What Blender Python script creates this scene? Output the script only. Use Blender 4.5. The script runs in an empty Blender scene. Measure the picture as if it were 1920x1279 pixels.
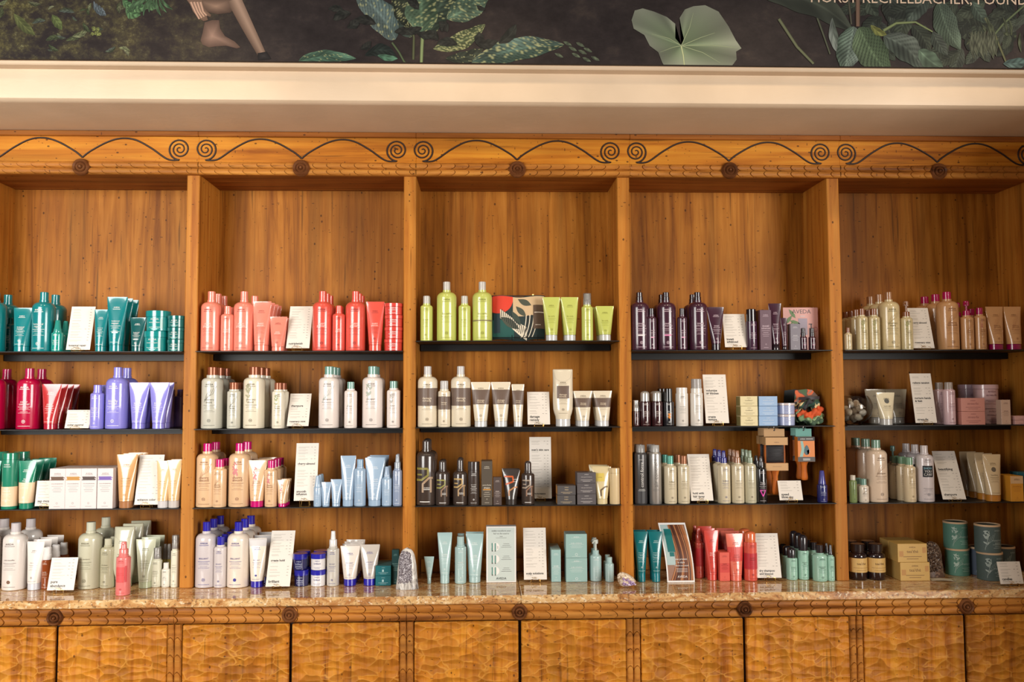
import bpy, math, random
from mathutils import Vector, Matrix
random.seed(7)
SC = bpy.context.scene
COL = SC.collection
PI = math.pi
# ---------------------------------------------------------------- camera
F, YAW, PITCH, ROLL = 1619.14, 0.0344, 0.06173, -0.00368
CAM = Vector((0.0073, -4.0, 1.76668))
cy, sy, cp, sp = math.cos(YAW), math.sin(YAW), math.cos(PITCH), math.sin(PITCH)
_f = Vector((sy * cp, cy * cp, sp)); _r = Vector((cy, -sy, 0)); _u = _r.cross(_f)
_c, _s = math.cos(ROLL), math.sin(ROLL)
RT = _c * _r + _s * _u; UP = -_s * _r + _c * _u; FW = _f
cam = bpy.data.cameras.new('camera'); cam.sensor_width = 36; cam.lens = F / 1920 * 36
camo = bpy.data.objects.new('camera', cam); COL.objects.link(camo)
camo.matrix_world = Matrix(((RT.x, UP.x, -FW.x, CAM.x), (RT.y, UP.y, -FW.y, CAM.y), (RT.z, UP.z, -FW.z, CAM.z), (0, 0, 0, 1)))
SC.camera = camo
def ray(px, py):
    return RT * ((px - 960) / F) - UP * ((py - 639.5) / F) + FW
def at(px, py, Y):            # the point at depth Y that is seen at a pixel of the photograph
    d = ray(px, py); t = (Y - CAM.y) / d.y
    return CAM + d * t
def at_z(px, py, Z):
    d = ray(px, py); t = (Z - CAM.z) / d.z
    return CAM + d * t
def mpp(P):                   # metres per photograph pixel at a point
    return (Vector(P) - CAM).dot(FW) / F
# ---------------------------------------------------------------- light, exposure
SC.view_settings.view_transform = 'Standard'; SC.view_settings.look = 'None'
SC.view_settings.gamma = 1; SC.view_settings.exposure = 0.0
SC.view_settings.use_curve_mapping = False
w = bpy.data.worlds.new('room_light'); SC.world = w; w.use_nodes = True
w.node_tree.nodes['Background'].inputs[0].default_value = (1.0, 0.94, 0.88, 1)
w.node_tree.nodes['Background'].inputs[1].default_value = 0.11
def aim(o, tgt):
    o.rotation_euler = (Vector(tgt) - o.location).to_track_quat('-Z', 'Y').to_euler()
def area(name, loc, tgt, sx, sz, energy, col, spread=PI):
    l = bpy.data.lights.new(name, 'AREA'); l.shape = 'RECTANGLE'; l.size = sx; l.size_y = sz
    l.energy = energy; l.color = col; l.spread = spread
    o = bpy.data.objects.new(name, l); COL.objects.link(o); o.location = loc; aim(o, tgt)
area('window_light', (5.0, -5.6, 2.0), (-0.6, 0, 1.8), 3.0, 2.8, 420, (1, 0.96, 0.90))
area('left_fill_light', (-2.9, -3.7, 2.2), (-1.7, 0, 1.75), 2.2, 2.2, 84, (1, 0.97, 0.92), 1.9)  # added soft fill that brightens the left bays
def spot(loc, tgt, energy):
    l = bpy.data.lights.new('track_spot', 'SPOT'); l.energy = energy; l.color = (1, 0.80, 0.56)
    l.spot_size = math.radians(75); l.spot_blend = 0.8; l.shadow_soft_size = 0.06
    o = bpy.data.objects.new('track_spot', l); COL.objects.link(o); o.location = loc; aim(o, tgt)
for _x, _e in ((-2.3, 36), (-1.1, 36), (0.1, 35), (1.2, 34), (2.3, 42)):
    spot((_x, -1.35, 3.86), (_x - 0.2, -0.1, 1.4), _e)
# ---------------------------------------------------------------- materials
def lin(c):
    return tuple((v / 255 / 12.92) if v / 255 <= 0.04045 else ((v / 255 + 0.055) / 1.055) ** 2.4 for v in c)
MATS = {}
def M(c, rough=0.38, trans=0.0, metal=0.0, coat=0.0, ior=1.45, alpha=1.0):
    key = (tuple(c), rough, trans, metal, coat, alpha)
    ALB = .80
    if key in MATS: return MATS[key]
    m = bpy.data.materials.new('finish'); m.use_nodes = True
    nt = m.node_tree; b = nt.nodes['Principled BSDF']
    b.inputs['Base Color'].default_value = (*[q * ALB for q in lin(c)], 1); b.inputs['Roughness'].default_value = rough
    b.inputs['Transmission Weight'].default_value = trans; b.inputs['Metallic'].default_value = metal
    if not trans and not metal and rough < .35: coat = .8
    b.inputs['Coat Weight'].default_value = coat; b.inputs['Coat Roughness'].default_value = .07; b.inputs['IOR'].default_value = ior
    if trans == 0 and metal == 0:      # faint mottling so no surface is perfectly even
        n = nt.nodes.new('ShaderNodeTexNoise'); n.inputs['Scale'].default_value = 40
        mx = nt.nodes.new('ShaderNodeMix'); mx.data_type = 'RGBA'
        l = [q * ALB for q in lin(c)]; mx.inputs['A'].default_value = (l[0] * .95, l[1] * .95, l[2] * .95, 1)
        mx.inputs['B'].default_value = (min(1, l[0] * 1.05), min(1, l[1] * 1.05), min(1, l[2] * 1.05), 1)
        nt.links.new(n.outputs['Fac'], mx.inputs['Factor']); nt.links.new(mx.outputs['Result'], b.inputs['Base Color'])
    if trans: m['clear'] = 1
    MATS[key] = m
    return m
class NT:                      # small node helper
    def __init__(s, name):
        s.m = bpy.data.materials.new(name); s.m.use_nodes = True
        s.t = s.m.node_tree; s.b = s.t.nodes['Principled BSDF']
    def n(s, typ, **kw):
        x = s.t.nodes.new('ShaderNode' + typ)
        for k, v in kw.items():
            if k in x.inputs: x.inputs[k].default_value = v
            else: setattr(x, k, v)
        return x
    def l(s, a, b): s.t.links.new(a, b)
    def pos(s, scale, rot=(0, 0, 0)):
        g = s.n('NewGeometry'); mp = s.n('Mapping'); mp.inputs['Scale'].default_value = scale
        mp.inputs['Rotation'].default_value = rot
        s.l(g.outputs['Position'], mp.inputs['Vector']); return mp.outputs['Vector']
    def ramp(s, fac, stops):
        r = s.n('ValToRGB'); e = r.color_ramp.elements
        while len(e) < len(stops): e.new(0.5)
        for i, (p, c) in enumerate(stops):
            e[i].position = p; e[i].color = (*c, 1) if len(c) == 3 else c
        s.l(fac, r.inputs['Fac']); return r.outputs['Color']
    def math(s, op, a, b=None, clamp=False):
        x = s.n('Math', operation=op, use_clamp=clamp)
        for i, v in enumerate((a, b)):
            if v is None: continue
            if isinstance(v, (int, float)): x.inputs[i].default_value = v
            else: s.l(v, x.inputs[i])
        return x.outputs[0]
    def mix(s, fac, a, b, mode='MIX'):
        x = s.n('Mix', data_type='RGBA', blend_type=mode)
        for k, v in (('Factor', fac), ('A', a), ('B', b)):
            i = [q for q in x.inputs if q.name == k and q.enabled][0]
            if isinstance(v, (int, float)): i.default_value = v
            elif isinstance(v, tuple): i.default_value = (*v, 1)
            else: s.l(v, i)
        return [q for q in x.outputs if q.enabled][0]
    def bump(s, h, dist, strength=1.0):
        x = s.n('Bump'); x.inputs['Distance'].default_value = dist; x.inputs['Strength'].default_value = strength
        s.l(h, x.inputs['Height']); s.l(x.outputs['Normal'], s.b.inputs['Normal'])
def wood(name, light, mid, dark, axis='z', plank=0.0, rough=0.38, gouge=False, specks=1.0):
    t = NT(name)
    g = (26, 26, 1.3) if axis == 'z' else (1.3, 26, 26)
    v = t.pos(g)
    n1 = t.n('TexNoise', Scale=1.0, Detail=7.0, Roughness=0.62, Distortion=0.6); t.l(v, n1.inputs['Vector'])
    col = t.ramp(n1.outputs['Fac'], [(0.32, lin(dark)), (0.48, lin(mid)), (0.66, lin(light))])
    n2 = t.n('TexNoise', Scale=2.2, Detail=4.0); t.l(t.pos((1, 1, 1)), n2.inputs['Vector'])
    col = t.mix(t.ramp(n2.outputs['Fac'], [(0.35, (0, 0, 0)), (0.7, (.45, .45, .45))]), col, lin(dark))
    if plank:
        sep = t.n('SeparateXYZ'); t.l(t.pos((1 / plank, 1, 1)), sep.inputs[0])
        wob = t.math('ADD', sep.outputs[0], 0.37)
        fl = t.math('FLOOR', wob)
        wn = t.n('TexWhiteNoise', noise_dimensions='1D'); t.l(fl, wn.inputs['W'])
        tint = t.ramp(wn.outputs['Value'], [(0.0, (.72, .66, .6)), (1.0, (1.1, 1.08, 1.05))])
        col = t.mix(0.8, col, tint, 'MULTIPLY')
        fr = t.math('FRACT', wob)
        line = t.math('LESS_THAN', fr, 0.012)
        col = t.mix(t.math('MULTIPLY', line, 0.3), col, (0.03, 0.012, 0.004))
    n5 = t.n('TexNoise', Scale=1.0, Detail=3.0, Roughness=0.6); t.l(t.pos((9, 9, .45) if axis == 'z' else (.45, 9, 9)), n5.inputs['Vector'])
    col = t.mix(t.ramp(n5.outputs['Fac'], [(0.5, (0, 0, 0)), (0.68, (.5, .5, .5))]), col, lin(tuple(int(q * .62) for q in mid)))
    n6 = t.n('TexNoise', Scale=1.0, Detail=2.0); t.l(t.pos((60, 60, 2.2) if axis == 'z' else (2.2, 60, 60)), n6.inputs['Vector'])
    col = t.mix(t.ramp(n6.outputs['Fac'], [(0.66, (0, 0, 0)), (0.74, (.6, .6, .6))]), col, lin(tuple(int(q * .45) for q in mid)))
    # wormholes and dents
    vo = t.n('TexVoronoi', Scale=1.0); vo.inputs['Randomness'].default_value = 1
    t.l(t.pos((30, 30, 22) if axis == 'z' else (22, 30, 34)), vo.inputs['Vector'])
    sepc = t.n('SeparateColor'); t.l(vo.outputs['Color'], sepc.inputs[0])
    hole = t.math('MULTIPLY', t.math('LESS_THAN', vo.outputs['Distance'], 0.13), t.math('LESS_THAN', sepc.outputs[0], 0.16 * specks))
    col = t.mix(t.math('MULTIPLY', hole, 0.75), col, lin((45, 22, 8)))
    vs_ = t.n('TexVoronoi', Scale=1.0); t.l(t.pos((24, 24, 70) if axis == 'z' else (70, 24, 24), (0, .5, 0)), vs_.inputs['Vector']); ss_ = t.n('SeparateColor'); t.l(vs_.outputs['Color'], ss_.inputs[0])
    scr = t.math('MULTIPLY', t.math('LESS_THAN', vs_.outputs['Distance'], 0.17), t.math('LESS_THAN', ss_.outputs[2], 0.07 * specks))
    col = t.mix(t.math('MULTIPLY', scr, 0.65), col, lin((58, 30, 12)))
    v3 = t.n('TexVoronoi', Scale=1.0); t.l(t.pos((95, 95, 60) if axis == 'z' else (60, 95, 95)), v3.inputs['Vector']); s3_ = t.n('SeparateColor'); t.l(v3.outputs['Color'], s3_.inputs[0])
    pin = t.math('MULTIPLY', t.math('LESS_THAN', v3.outputs['Distance'], 0.2), t.math('LESS_THAN', s3_.outputs[0], 0.07 * specks))
    col = t.mix(t.math('MULTIPLY', pin, 0.6), col, lin((52, 26, 10)))
    # knots
    vk = t.n('TexVoronoi', Scale=1.0); t.l(t.pos((3.2, 3.2, 1.9) if axis == 'z' else (1.9, 3.2, 8)), vk.inputs['Vector'])
    sk = t.n('SeparateColor'); t.l(vk.outputs['Color'], sk.inputs[0])
    kn = t.math('MULTIPLY', t.math('LESS_THAN', sk.outputs[1], 0.3), t.ramp(vk.outputs['Distance'], [(0.02, (1, 1, 1)), (0.075, (0, 0, 0))]))
    col = t.mix(t.math('MULTIPLY', kn, 0.85), col, lin((50, 25, 10)))
    t.b.inputs['Roughness'].default_value = rough + .12; t.b.inputs['Specular IOR Level'].default_value = .16
    if gouge:
        nd = t.n('TexNoise', Scale=14.0, Detail=2.0); t.l(t.pos((1, 1, 1)), nd.inputs['Vector'])
        add = t.n('MixRGB'); add.blend_type = 'ADD'; add.inputs[0].default_value = 0.9
        t.l(t.pos((13, 1, 30)), add.inputs[1]); t.l(nd.outputs['Color'], add.inputs[2])
        vg = t.n('TexVoronoi', feature='SMOOTH_F1', Scale=1.0, Smoothness=0.18); t.l(add.outputs[0], vg.inputs['Vector'])
        ve = t.n('TexVoronoi', feature='DISTANCE_TO_EDGE', Scale=1.0); t.l(add.outputs[0], ve.inputs['Vector'])
        nr = t.n('TexNoise', Scale=16.0); t.l(t.pos((1, 1, 1)), nr.inputs['Vector'])
        ridge = t.math('MULTIPLY', t.ramp(ve.outputs['Distance'], [(0.0, (1, 1, 1)), (0.07, (0, 0, 0))]), t.ramp(nr.outputs['Fac'], [(.38, (0, 0, 0)), (.6, (1, 1, 1))]))
        col = t.mix(t.math('MULTIPLY', ridge, 0.6), col, lin((228, 165, 75)))
        sg_ = t.n('SeparateColor'); t.l(vg.outputs['Color'], sg_.inputs[0])
        col = t.mix(t.math('MULTIPLY', sg_.outputs[0], 0.48), col, lin((118, 66, 24)))
        h = t.math('MULTIPLY', vg.outputs['Distance'], 1.0)
        t.bump(h, 0.016, 1.0)
    else:
        t.bump(n1.outputs['Fac'], 0.0012, 0.5)
    t.l(col, t.b.inputs['Base Color'])
    return t.m
W_POST = wood('aged_pine_post', (194, 132, 54), (180, 114, 40), (146, 82, 26), 'z', specks=1.5)
W_BACK = wood('aged_pine_panel', (190, 126, 50), (168, 105, 34), (124, 70, 20), 'z', plank=0.21, specks=1.2)
W_RAIL = wood('aged_pine_rail', (168, 104, 42), (146, 84, 30), (108, 56, 18), 'x')
W_FRZ = wood('honey_pine_frieze', (204, 138, 42), (188, 116, 30), (140, 76, 16), 'x', specks=1.8)
W_BAND = wood('honey_pine_band', (200, 136, 60), (178, 112, 44), (112, 62, 22), 'x', specks=1.4)
W_DOOR = wood('gouged_pine_door', (210, 142, 44), (194, 120, 32), (146, 80, 20), 'z', plank=0.0, gouge=True, rough=0.4, specks=1.6)
W_DARK = M((40, 20, 10), 0.6)
W_BURN = M((46, 24, 12), 0.55)
def granite():
    t = NT('polished_granite')
    v = t.pos((5, 9, 14), (0, 0.5, 0.6))
    n1 = t.n('TexNoise', Scale=1.6, Detail=8.0, Roughness=0.7, Distortion=1.2); t.l(v, n1.inputs['Vector'])
    c1 = t.ramp(n1.outputs['Fac'], [(0.3, lin((120, 72, 40))), (0.43, lin((176, 122, 72))), (0.55, lin((206, 166, 112))), (0.7, lin((226, 200, 160)))])
    n2 = t.n('TexNoise', Scale=90.0, Detail=3.0); t.l(t.pos((1, 1, 1)), n2.inputs['Vector'])
    c2 = t.mix(t.ramp(n2.outputs['Fac'], [(0.56, (0, 0, 0)), (0.66, (.7, .7, .7))]), c1, lin((92, 66, 48)))
    n3 = t.n('TexNoise', Scale=60.0, Detail=2.0); t.l(t.pos((1, 1, 1.3)), n3.inputs['Vector'])
    c3 = t.mix(t.ramp(n3.outputs['Fac'], [(0.6, (0, 0, 0)), (0.68, (.6, .6, .6))]), c2, lin((240, 222, 190)))
    t.l(c3, t.b.inputs['Base Color']); t.b.inputs['Roughness'].default_value = 0.05
    t.b.inputs['IOR'].default_value = 1.75
    return t.m
GRANITE = granite()
def plaster(name, c, bump=0.0015):
    t = NT(name)
    n = t.n('TexNoise', Scale=3.0, Detail=5.0); t.l(t.pos((1, 1, 1)), n.inputs['Vector'])
    t.l(t.ramp(n.outputs['Fac'], [(0.3, lin(tuple(x - 8 for x in c))), (0.7, lin(tuple(min(255, x + 4) for x in c)))]), t.b.inputs['Base Color'])
    n2 = t.n('TexNoise', Scale=22.0, Detail=3.0, Distortion=1.5); t.l(t.pos((.6, 1, 1.6)), n2.inputs['Vector'])
    t.bump(n2.outputs['Fac'], bump, 0.5); t.b.inputs['Roughness'].default_value = 0.5
    return t.m
PLASTER = plaster('cream_plaster', (206, 182, 154))
FLOOR = plaster('tan_floor', (150, 120, 92))
STEEL = M((20, 19, 20), 0.45)
# ---------------------------------------------------------------- mesh helpers
class MB:
    def __init__(s): s.v = []; s.f = []; s.mi = []; s.mats = []
    def slot(s, m):
        if m not in s.mats: s.mats.append(m)
        return s.mats.index(m)
    def add(s, v, f, m):
        o = len(s.v); k = s.slot(m)
        s.v += [tuple(p) for p in v]; s.f += [tuple(i + o for i in q) for q in f]; s.mi += [k] * len(f)
    def box(s, x0, x1, y0, y1, z0, z1, m, bev=0.0):
        if bev:
            b = bev; V = []
            for z, i in ((z0, b), (z0 + b, 0), (z1 - b, 0), (z1, b)):
                V += [(x0 + i + (b if i == 0 else 0), y0 + i, z), (x1 - i - (b if i == 0 else 0), y0 + i, z), (x1 - i, y0 + i + (b if i == 0 else 0), z), (x1 - i, y1 - i - (b if i == 0 else 0), z),
                      (x1 - i - (b if i == 0 else 0), y1 - i, z), (x0 + i + (b if i == 0 else 0), y1 - i, z), (x0 + i, y1 - i - (b if i == 0 else 0), z), (x0 + i, y0 + i + (b if i == 0 else 0), z)]
            Fs = [tuple(range(7, -1, -1)), tuple(range(24, 32))]
            for r in range(3):
                for k in range(8):
                    a = r * 8 + k; c = r * 8 + (k + 1) % 8
                    Fs.append((a, c, c + 8, a + 8))
            s.add(V, Fs, m); return
        V = [(x0, y0, z0), (x1, y0, z0), (x1, y1, z0), (x0, y1, z0), (x0, y0, z1), (x1, y0, z1), (x1, y1, z1), (x0, y1, z1)]
        s.add(V, [(3, 2, 1, 0), (4, 5, 6, 7), (0, 1, 5, 4), (1, 2, 6, 5), (2, 3, 7, 6), (3, 0, 4, 7)], m)
    def lathe(s, prof, m, n=24, cx=0, cy=0, sy=1.0):
        V = []; Fs = []; rows = []
        for r, z in prof:
            if r <= 1e-6: rows.append([len(V)]); V.append((cx, cy, z))
            else:
                rows.append(list(range(len(V), len(V) + n)))
                V += [(cx + r * math.sin(2 * PI * k / n), cy - r * sy * math.cos(2 * PI * k / n), z) for k in range(n)]
        for a, b in zip(rows, rows[1:]):
            for k in range(n):
                q = [a[k % len(a)], a[(k + 1) % len(a)], b[(k + 1) % len(b)], b[k % len(b)]]
                q = list(dict.fromkeys(q))
                if len(q) > 2: Fs.append(tuple(q))
        s.add(V, Fs, m)
    def tube(s, pts, r, m, n=6, closed=False):
        pts = [Vector(p) for p in pts]; V = []; Fs = []; N = len(pts)
        for i, p in enumerate(pts):
            a = pts[i - 1] if i else pts[0]; b = pts[i + 1] if i < N - 1 else pts[-1]
            t = (b - a).normalized(); u = t.cross(Vector((0, 1, 0)))
            if u.length < .1: u = t.cross(Vector((1, 0, 0)))
            u.normalize(); w_ = t.cross(u)
            rr = r[i] if isinstance(r, (list, tuple)) else r
            V += [p + (u * math.cos(2 * PI * k / n) + w_ * math.sin(2 * PI * k / n)) * rr for k in range(n)]
        for i in range(N - 1):
            for k in range(n):
                Fs.append((i * n + k, i * n + (k + 1) % n, (i + 1) * n + (k + 1) % n, (i + 1) * n + k))
        Fs += [tuple(range(n - 1, -1, -1)), tuple(range((N - 1) * n, N * n))]
        s.add(V, Fs, m)
    def grid(s, fn, nu, nv, m):
        V = [fn(i / nu, j / nv) for j in range(nv + 1) for i in range(nu + 1)]
        s.add(V, [(j * (nu + 1) + i, j * (nu + 1) + i + 1, (j + 1) * (nu + 1) + i + 1, (j + 1) * (nu + 1) + i) for j in range(nv) for i in range(nu)], m)
    def mesh(s, name, smooth=0.6):
        me = bpy.data.meshes.new(name); me.from_pydata(s.v, [], s.f)
        for m in s.mats: me.materials.append(m)
        me.polygons.foreach_set('material_index', s.mi)
        if any('clear' in m.keys() for m in s.mats):
            import bmesh; bm = bmesh.new(); bm.from_mesh(me); bmesh.ops.recalc_face_normals(bm, faces=bm.faces); bm.to_mesh(me); bm.free()
        if smooth:
            me.polygons.foreach_set('use_smooth', [True] * len(s.f)); me.update(); me.set_sharp_from_angle(angle=smooth)
        me.update(); return me
    def build(s, name, parent=None, smooth=0.6, loc=None):
        o = bpy.data.objects.new(name, s.mesh(name, smooth)); COL.objects.link(o)
        if parent: o.parent = parent
        if loc is not None: o.location = loc
        return o
def empty(name, loc=(0, 0, 0), rz=0.0):
    o = bpy.data.objects.new(name, None); COL.objects.link(o); o.location = loc; o.rotation_euler = (0, 0, rz)
    o.empty_display_size = 0.05; return o
def tag(o, label=None, cat=None, group=None, kind=None):
    if label: o['label'] = label
    if cat: o['category'] = cat
    if group: o['group'] = group
    if kind: o['kind'] = kind
    return o
KIDS = {}
def part(root, mb, name, smooth=0.6):
    o = mb.build(name, root, smooth); KIDS.setdefault(root.name, []).append(o); return o
def dup(root):                 # a copy of a thing, its parts and their sub-parts
    r = root.copy(); COL.objects.link(r)
    for ch in KIDS.get(root.name, []):
        c = ch.copy(); COL.objects.link(c); c.parent = r
        KIDS.setdefault(r.name, []).append(c)
        for g in KIDS.get(ch.name, []):
            d = g.copy(); COL.objects.link(d); d.parent = c
    return r
TXT = {}
def text2d(s, bold=0):                 # lettering as flat triangles: cap height 1, centred on x
    if (s, bold) in TXT: return TXT[s, bold]
    cu = bpy.data.curves.new('lettering', 'FONT'); cu.body = s; cu.resolution_u = 2; cu.offset = bold
    o = bpy.data.objects.new('lettering', cu); COL.objects.link(o)
    dg = bpy.context.evaluated_depsgraph_get(); dg.update()
    me = o.evaluated_get(dg).to_mesh()
    V = [(v.co.x, v.co.y) for v in me.vertices]; Fs = [tuple(p.vertices) for p in me.polygons]
    o.evaluated_get(dg).to_mesh_clear(); bpy.data.objects.remove(o); bpy.data.curves.remove(cu)
    if V:
        x0 = min(v[0] for v in V); x1 = max(v[0] for v in V); H = 0.69
        V = [((x - (x0 + x1) / 2) / H, y / H) for x, y in V]; W = (x1 - x0) / H
    else: W = 1
    TXT[s, bold] = (V, Fs, W); return TXT[s, bold]
class Print:                   # printing mapped on a surface: surf(x, z) -> point
    def __init__(s, surf): s.mb = MB(); s.surf = surf
    def text(s, txt, zc, width, c, xc=0.0, maxh=0.012, left=False, bold=0):
        V, Fs, W = text2d(txt, bold); k = min(width / W, maxh)
        ox = xc + (W * k / 2 if left else 0)
        s.mb.add([s.surf(ox + x * k, zc + (y - .5) * k) for x, y in V], Fs, c); return k
    def rect(s, xc, zc, ww, h, c, n=6):
        V = []; nz = max(1, int(h / .008)) if n > 1 else 1
        for j in range(nz + 1):
            for i in range(n + 1): V.append(s.surf(xc + ww * (i / n - .5), zc - h / 2 + h * j / nz))
        s.mb.add(V, [(j * (n + 1) + i, j * (n + 1) + i + 1, (j + 1) * (n + 1) + i + 1, (j + 1) * (n + 1) + i) for j in range(nz) for i in range(n)], c)
    def ring(s, xc, zc, r, c, fill=False, t=0.22, n=14):
        V = []; Fs = []
        for i in range(n):
            a = 2 * PI * i / n
            V += [s.surf(xc + r * math.sin(a), zc + r * math.cos(a)), s.surf(xc + (0 if fill else r * (1 - t)) * math.sin(a), zc + (0 if fill else r * (1 - t)) * math.cos(a))]
            Fs.append((2 * i, 2 * ((i + 1) % n), 2 * ((i + 1) % n) + 1, 2 * i + 1))
        s.mb.add(V, Fs, c)
    def poly(s, pts, c):
        s.mb.add([s.surf(x, z) for x, z in pts], [tuple(range(len(pts)))], c)
    def strip(s, pts, wd, c):
        V = []; q = [pts[0]]
        for a, b in zip(pts, pts[1:]):
            m = max(1, int(math.hypot(b[0] - a[0], b[1] - a[1]) / .004)); q += [(a[0] + (b[0] - a[0]) * i / m, a[1] + (b[1] - a[1]) * i / m) for i in range(1, m + 1)]
        pts = q
        for i, (x, z) in enumerate(pts):
            a = pts[max(0, i - 1)]; b = pts[min(len(pts) - 1, i + 1)]
            dx, dz = b[0] - a[0], b[1] - a[1]; L = math.hypot(dx, dz) or 1
            V += [s.surf(x - dz / L * wd / 2, z + dx / L * wd / 2), s.surf(x + dz / L * wd / 2, z - dx / L * wd / 2)]
        s.mb.add(V, [(2 * i, 2 * i + 1, 2 * i + 3, 2 * i + 2) for i in range(len(pts) - 1)], c)
# ---------------------------------------------------------------- the setting
X0, W, PW, DEP = -1.3595, 1.00141, 0.0578, 0.305      # first visible upright, bay pitch, upright width, shelf depth
ZC, ZB = 0.90, 2.7857                                 # worktop, underside of the carved band
OV = 0.2095                                           # worktop overhang in front of the uprights
def xpost(k): return X0 + k * W
BAY = ['leftmost bay', 'second bay', 'middle bay', 'fourth bay', 'rightmost bay']
fl = MB(); fl.box(-5, 5.5, -7, 1.2, -0.05, 0, FLOOR); tag(fl.build('floor'), kind='structure')
# soffit, upper wall and wall behind the bookcase: one plastered shape
za = at(380, 246.5, -0.03).z + 0.002
ZF = at(960, 138, -0.43).z
prof = [(0.34, 0.0), (0.34, za), (-0.40, za), (-0.418, za + .004), (-0.428, za + .012), (-0.432, za + .026), (-0.432, ZF),
        (-0.474, ZF + .002), (-0.478, ZF + .006), (-0.478, ZF + .017), (-0.484, ZF + .019), (-0.484, 4.1), (0.6, 4.1), (0.6, 0.0)]
mb = MB(); n = len(prof)
V = [(x, y, z) for x in (-4.2, 4.6) for y, z in prof]
mb.add(V, [(i, (i + 1) % n, n + (i + 1) % n, n + i) for i in range(n)] + [tuple(range(n - 1, -1, -1)), tuple(range(n, 2 * n))], PLASTER)
tag(mb.build('wall_back', smooth=0.5), kind='structure')
wr = MB(); wr.box(2.715, 2.95, -1.4, 0.3, 0, za - .001, PLASTER, .01); tag(wr.build('right_light_block'), kind='structure')  # unseen slab added to keep window light off the right bays
# ---------------------------------------------------------------- carved pieces
def scale_band(x0, x1, zc, h, y, m, L=0.064, sgn=1, amp=0.0155, vertical=False, rows=2):
    """two rows of carved half rounds cut into overlapping scales; front at y"""
    mb = MB(); S_ = (0, .03, .09, .2, .4, .6, .8, .93, .985, 1.0); i0 = int(math.floor(x0 / L)) - 1; i1 = int(math.ceil(x1 / L)) + 1
    for r in range(rows):
        z0 = zc - h / 2 + r * h / rows; hh = h / rows
        for i in range(i0, i1 + 1):
            def fn(u, v):
                k = min(9, int(round(u * 9))); t_ = S_[k]; q = 2 * v - 1; e = math.sqrt(max(0, 1 - q * q))
                x = L * (i + t_) - sgn * .30 * L * (1 - q * q) + .15 * L * sgn
                lift = .1 if k in (0, 9) else (.62 + .38 * math.exp(-(t_ if sgn > 0 else 1 - t_) * 2.2))
                return (max(x0, min(x1, x)), y - amp * e * lift, z0 + hh * v)
            if L * (i + 1.5) < x0 or L * (i - .5) > x1: continue
            mb.grid(fn, 9, 8, m)
    return mb
def rosette(x, z, y, r, m):
    mb = MB(); prof = [(0, .024), (.10, .024), (.17, .019), (.21, .012), (.30, .018), (.40, .022), (.50, .018), (.56, .010), (.66, .015), (.80, .020), (.93, .014), (1.0, .003), (1.0, 0)]
    V = []; Fs = []; n = 28
    for i, (q, d) in enumerate(prof):
        for k in range(n): V.append((x + q * r * math.sin(2 * PI * k / n), y - d, z + q * r * math.cos(2 * PI * k / n)))
    for i in range(len(prof) - 1):
        for k in range(n): Fs.append((i * n + k, i * n + (k + 1) % n, (i + 1) * n + (k + 1) % n, (i + 1) * n + k))
    mb.add(V, Fs, m); return mb
W_ROS = wood('dark_turned_rosette', (138, 88, 52), (112, 66, 36), (60, 32, 16), 'x', rough=0.3, specks=0.2)
zband = at(380, 303.5, -.02).z; zband_b = ZB
zfr_t = at(380, 257, -.02).z
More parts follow.
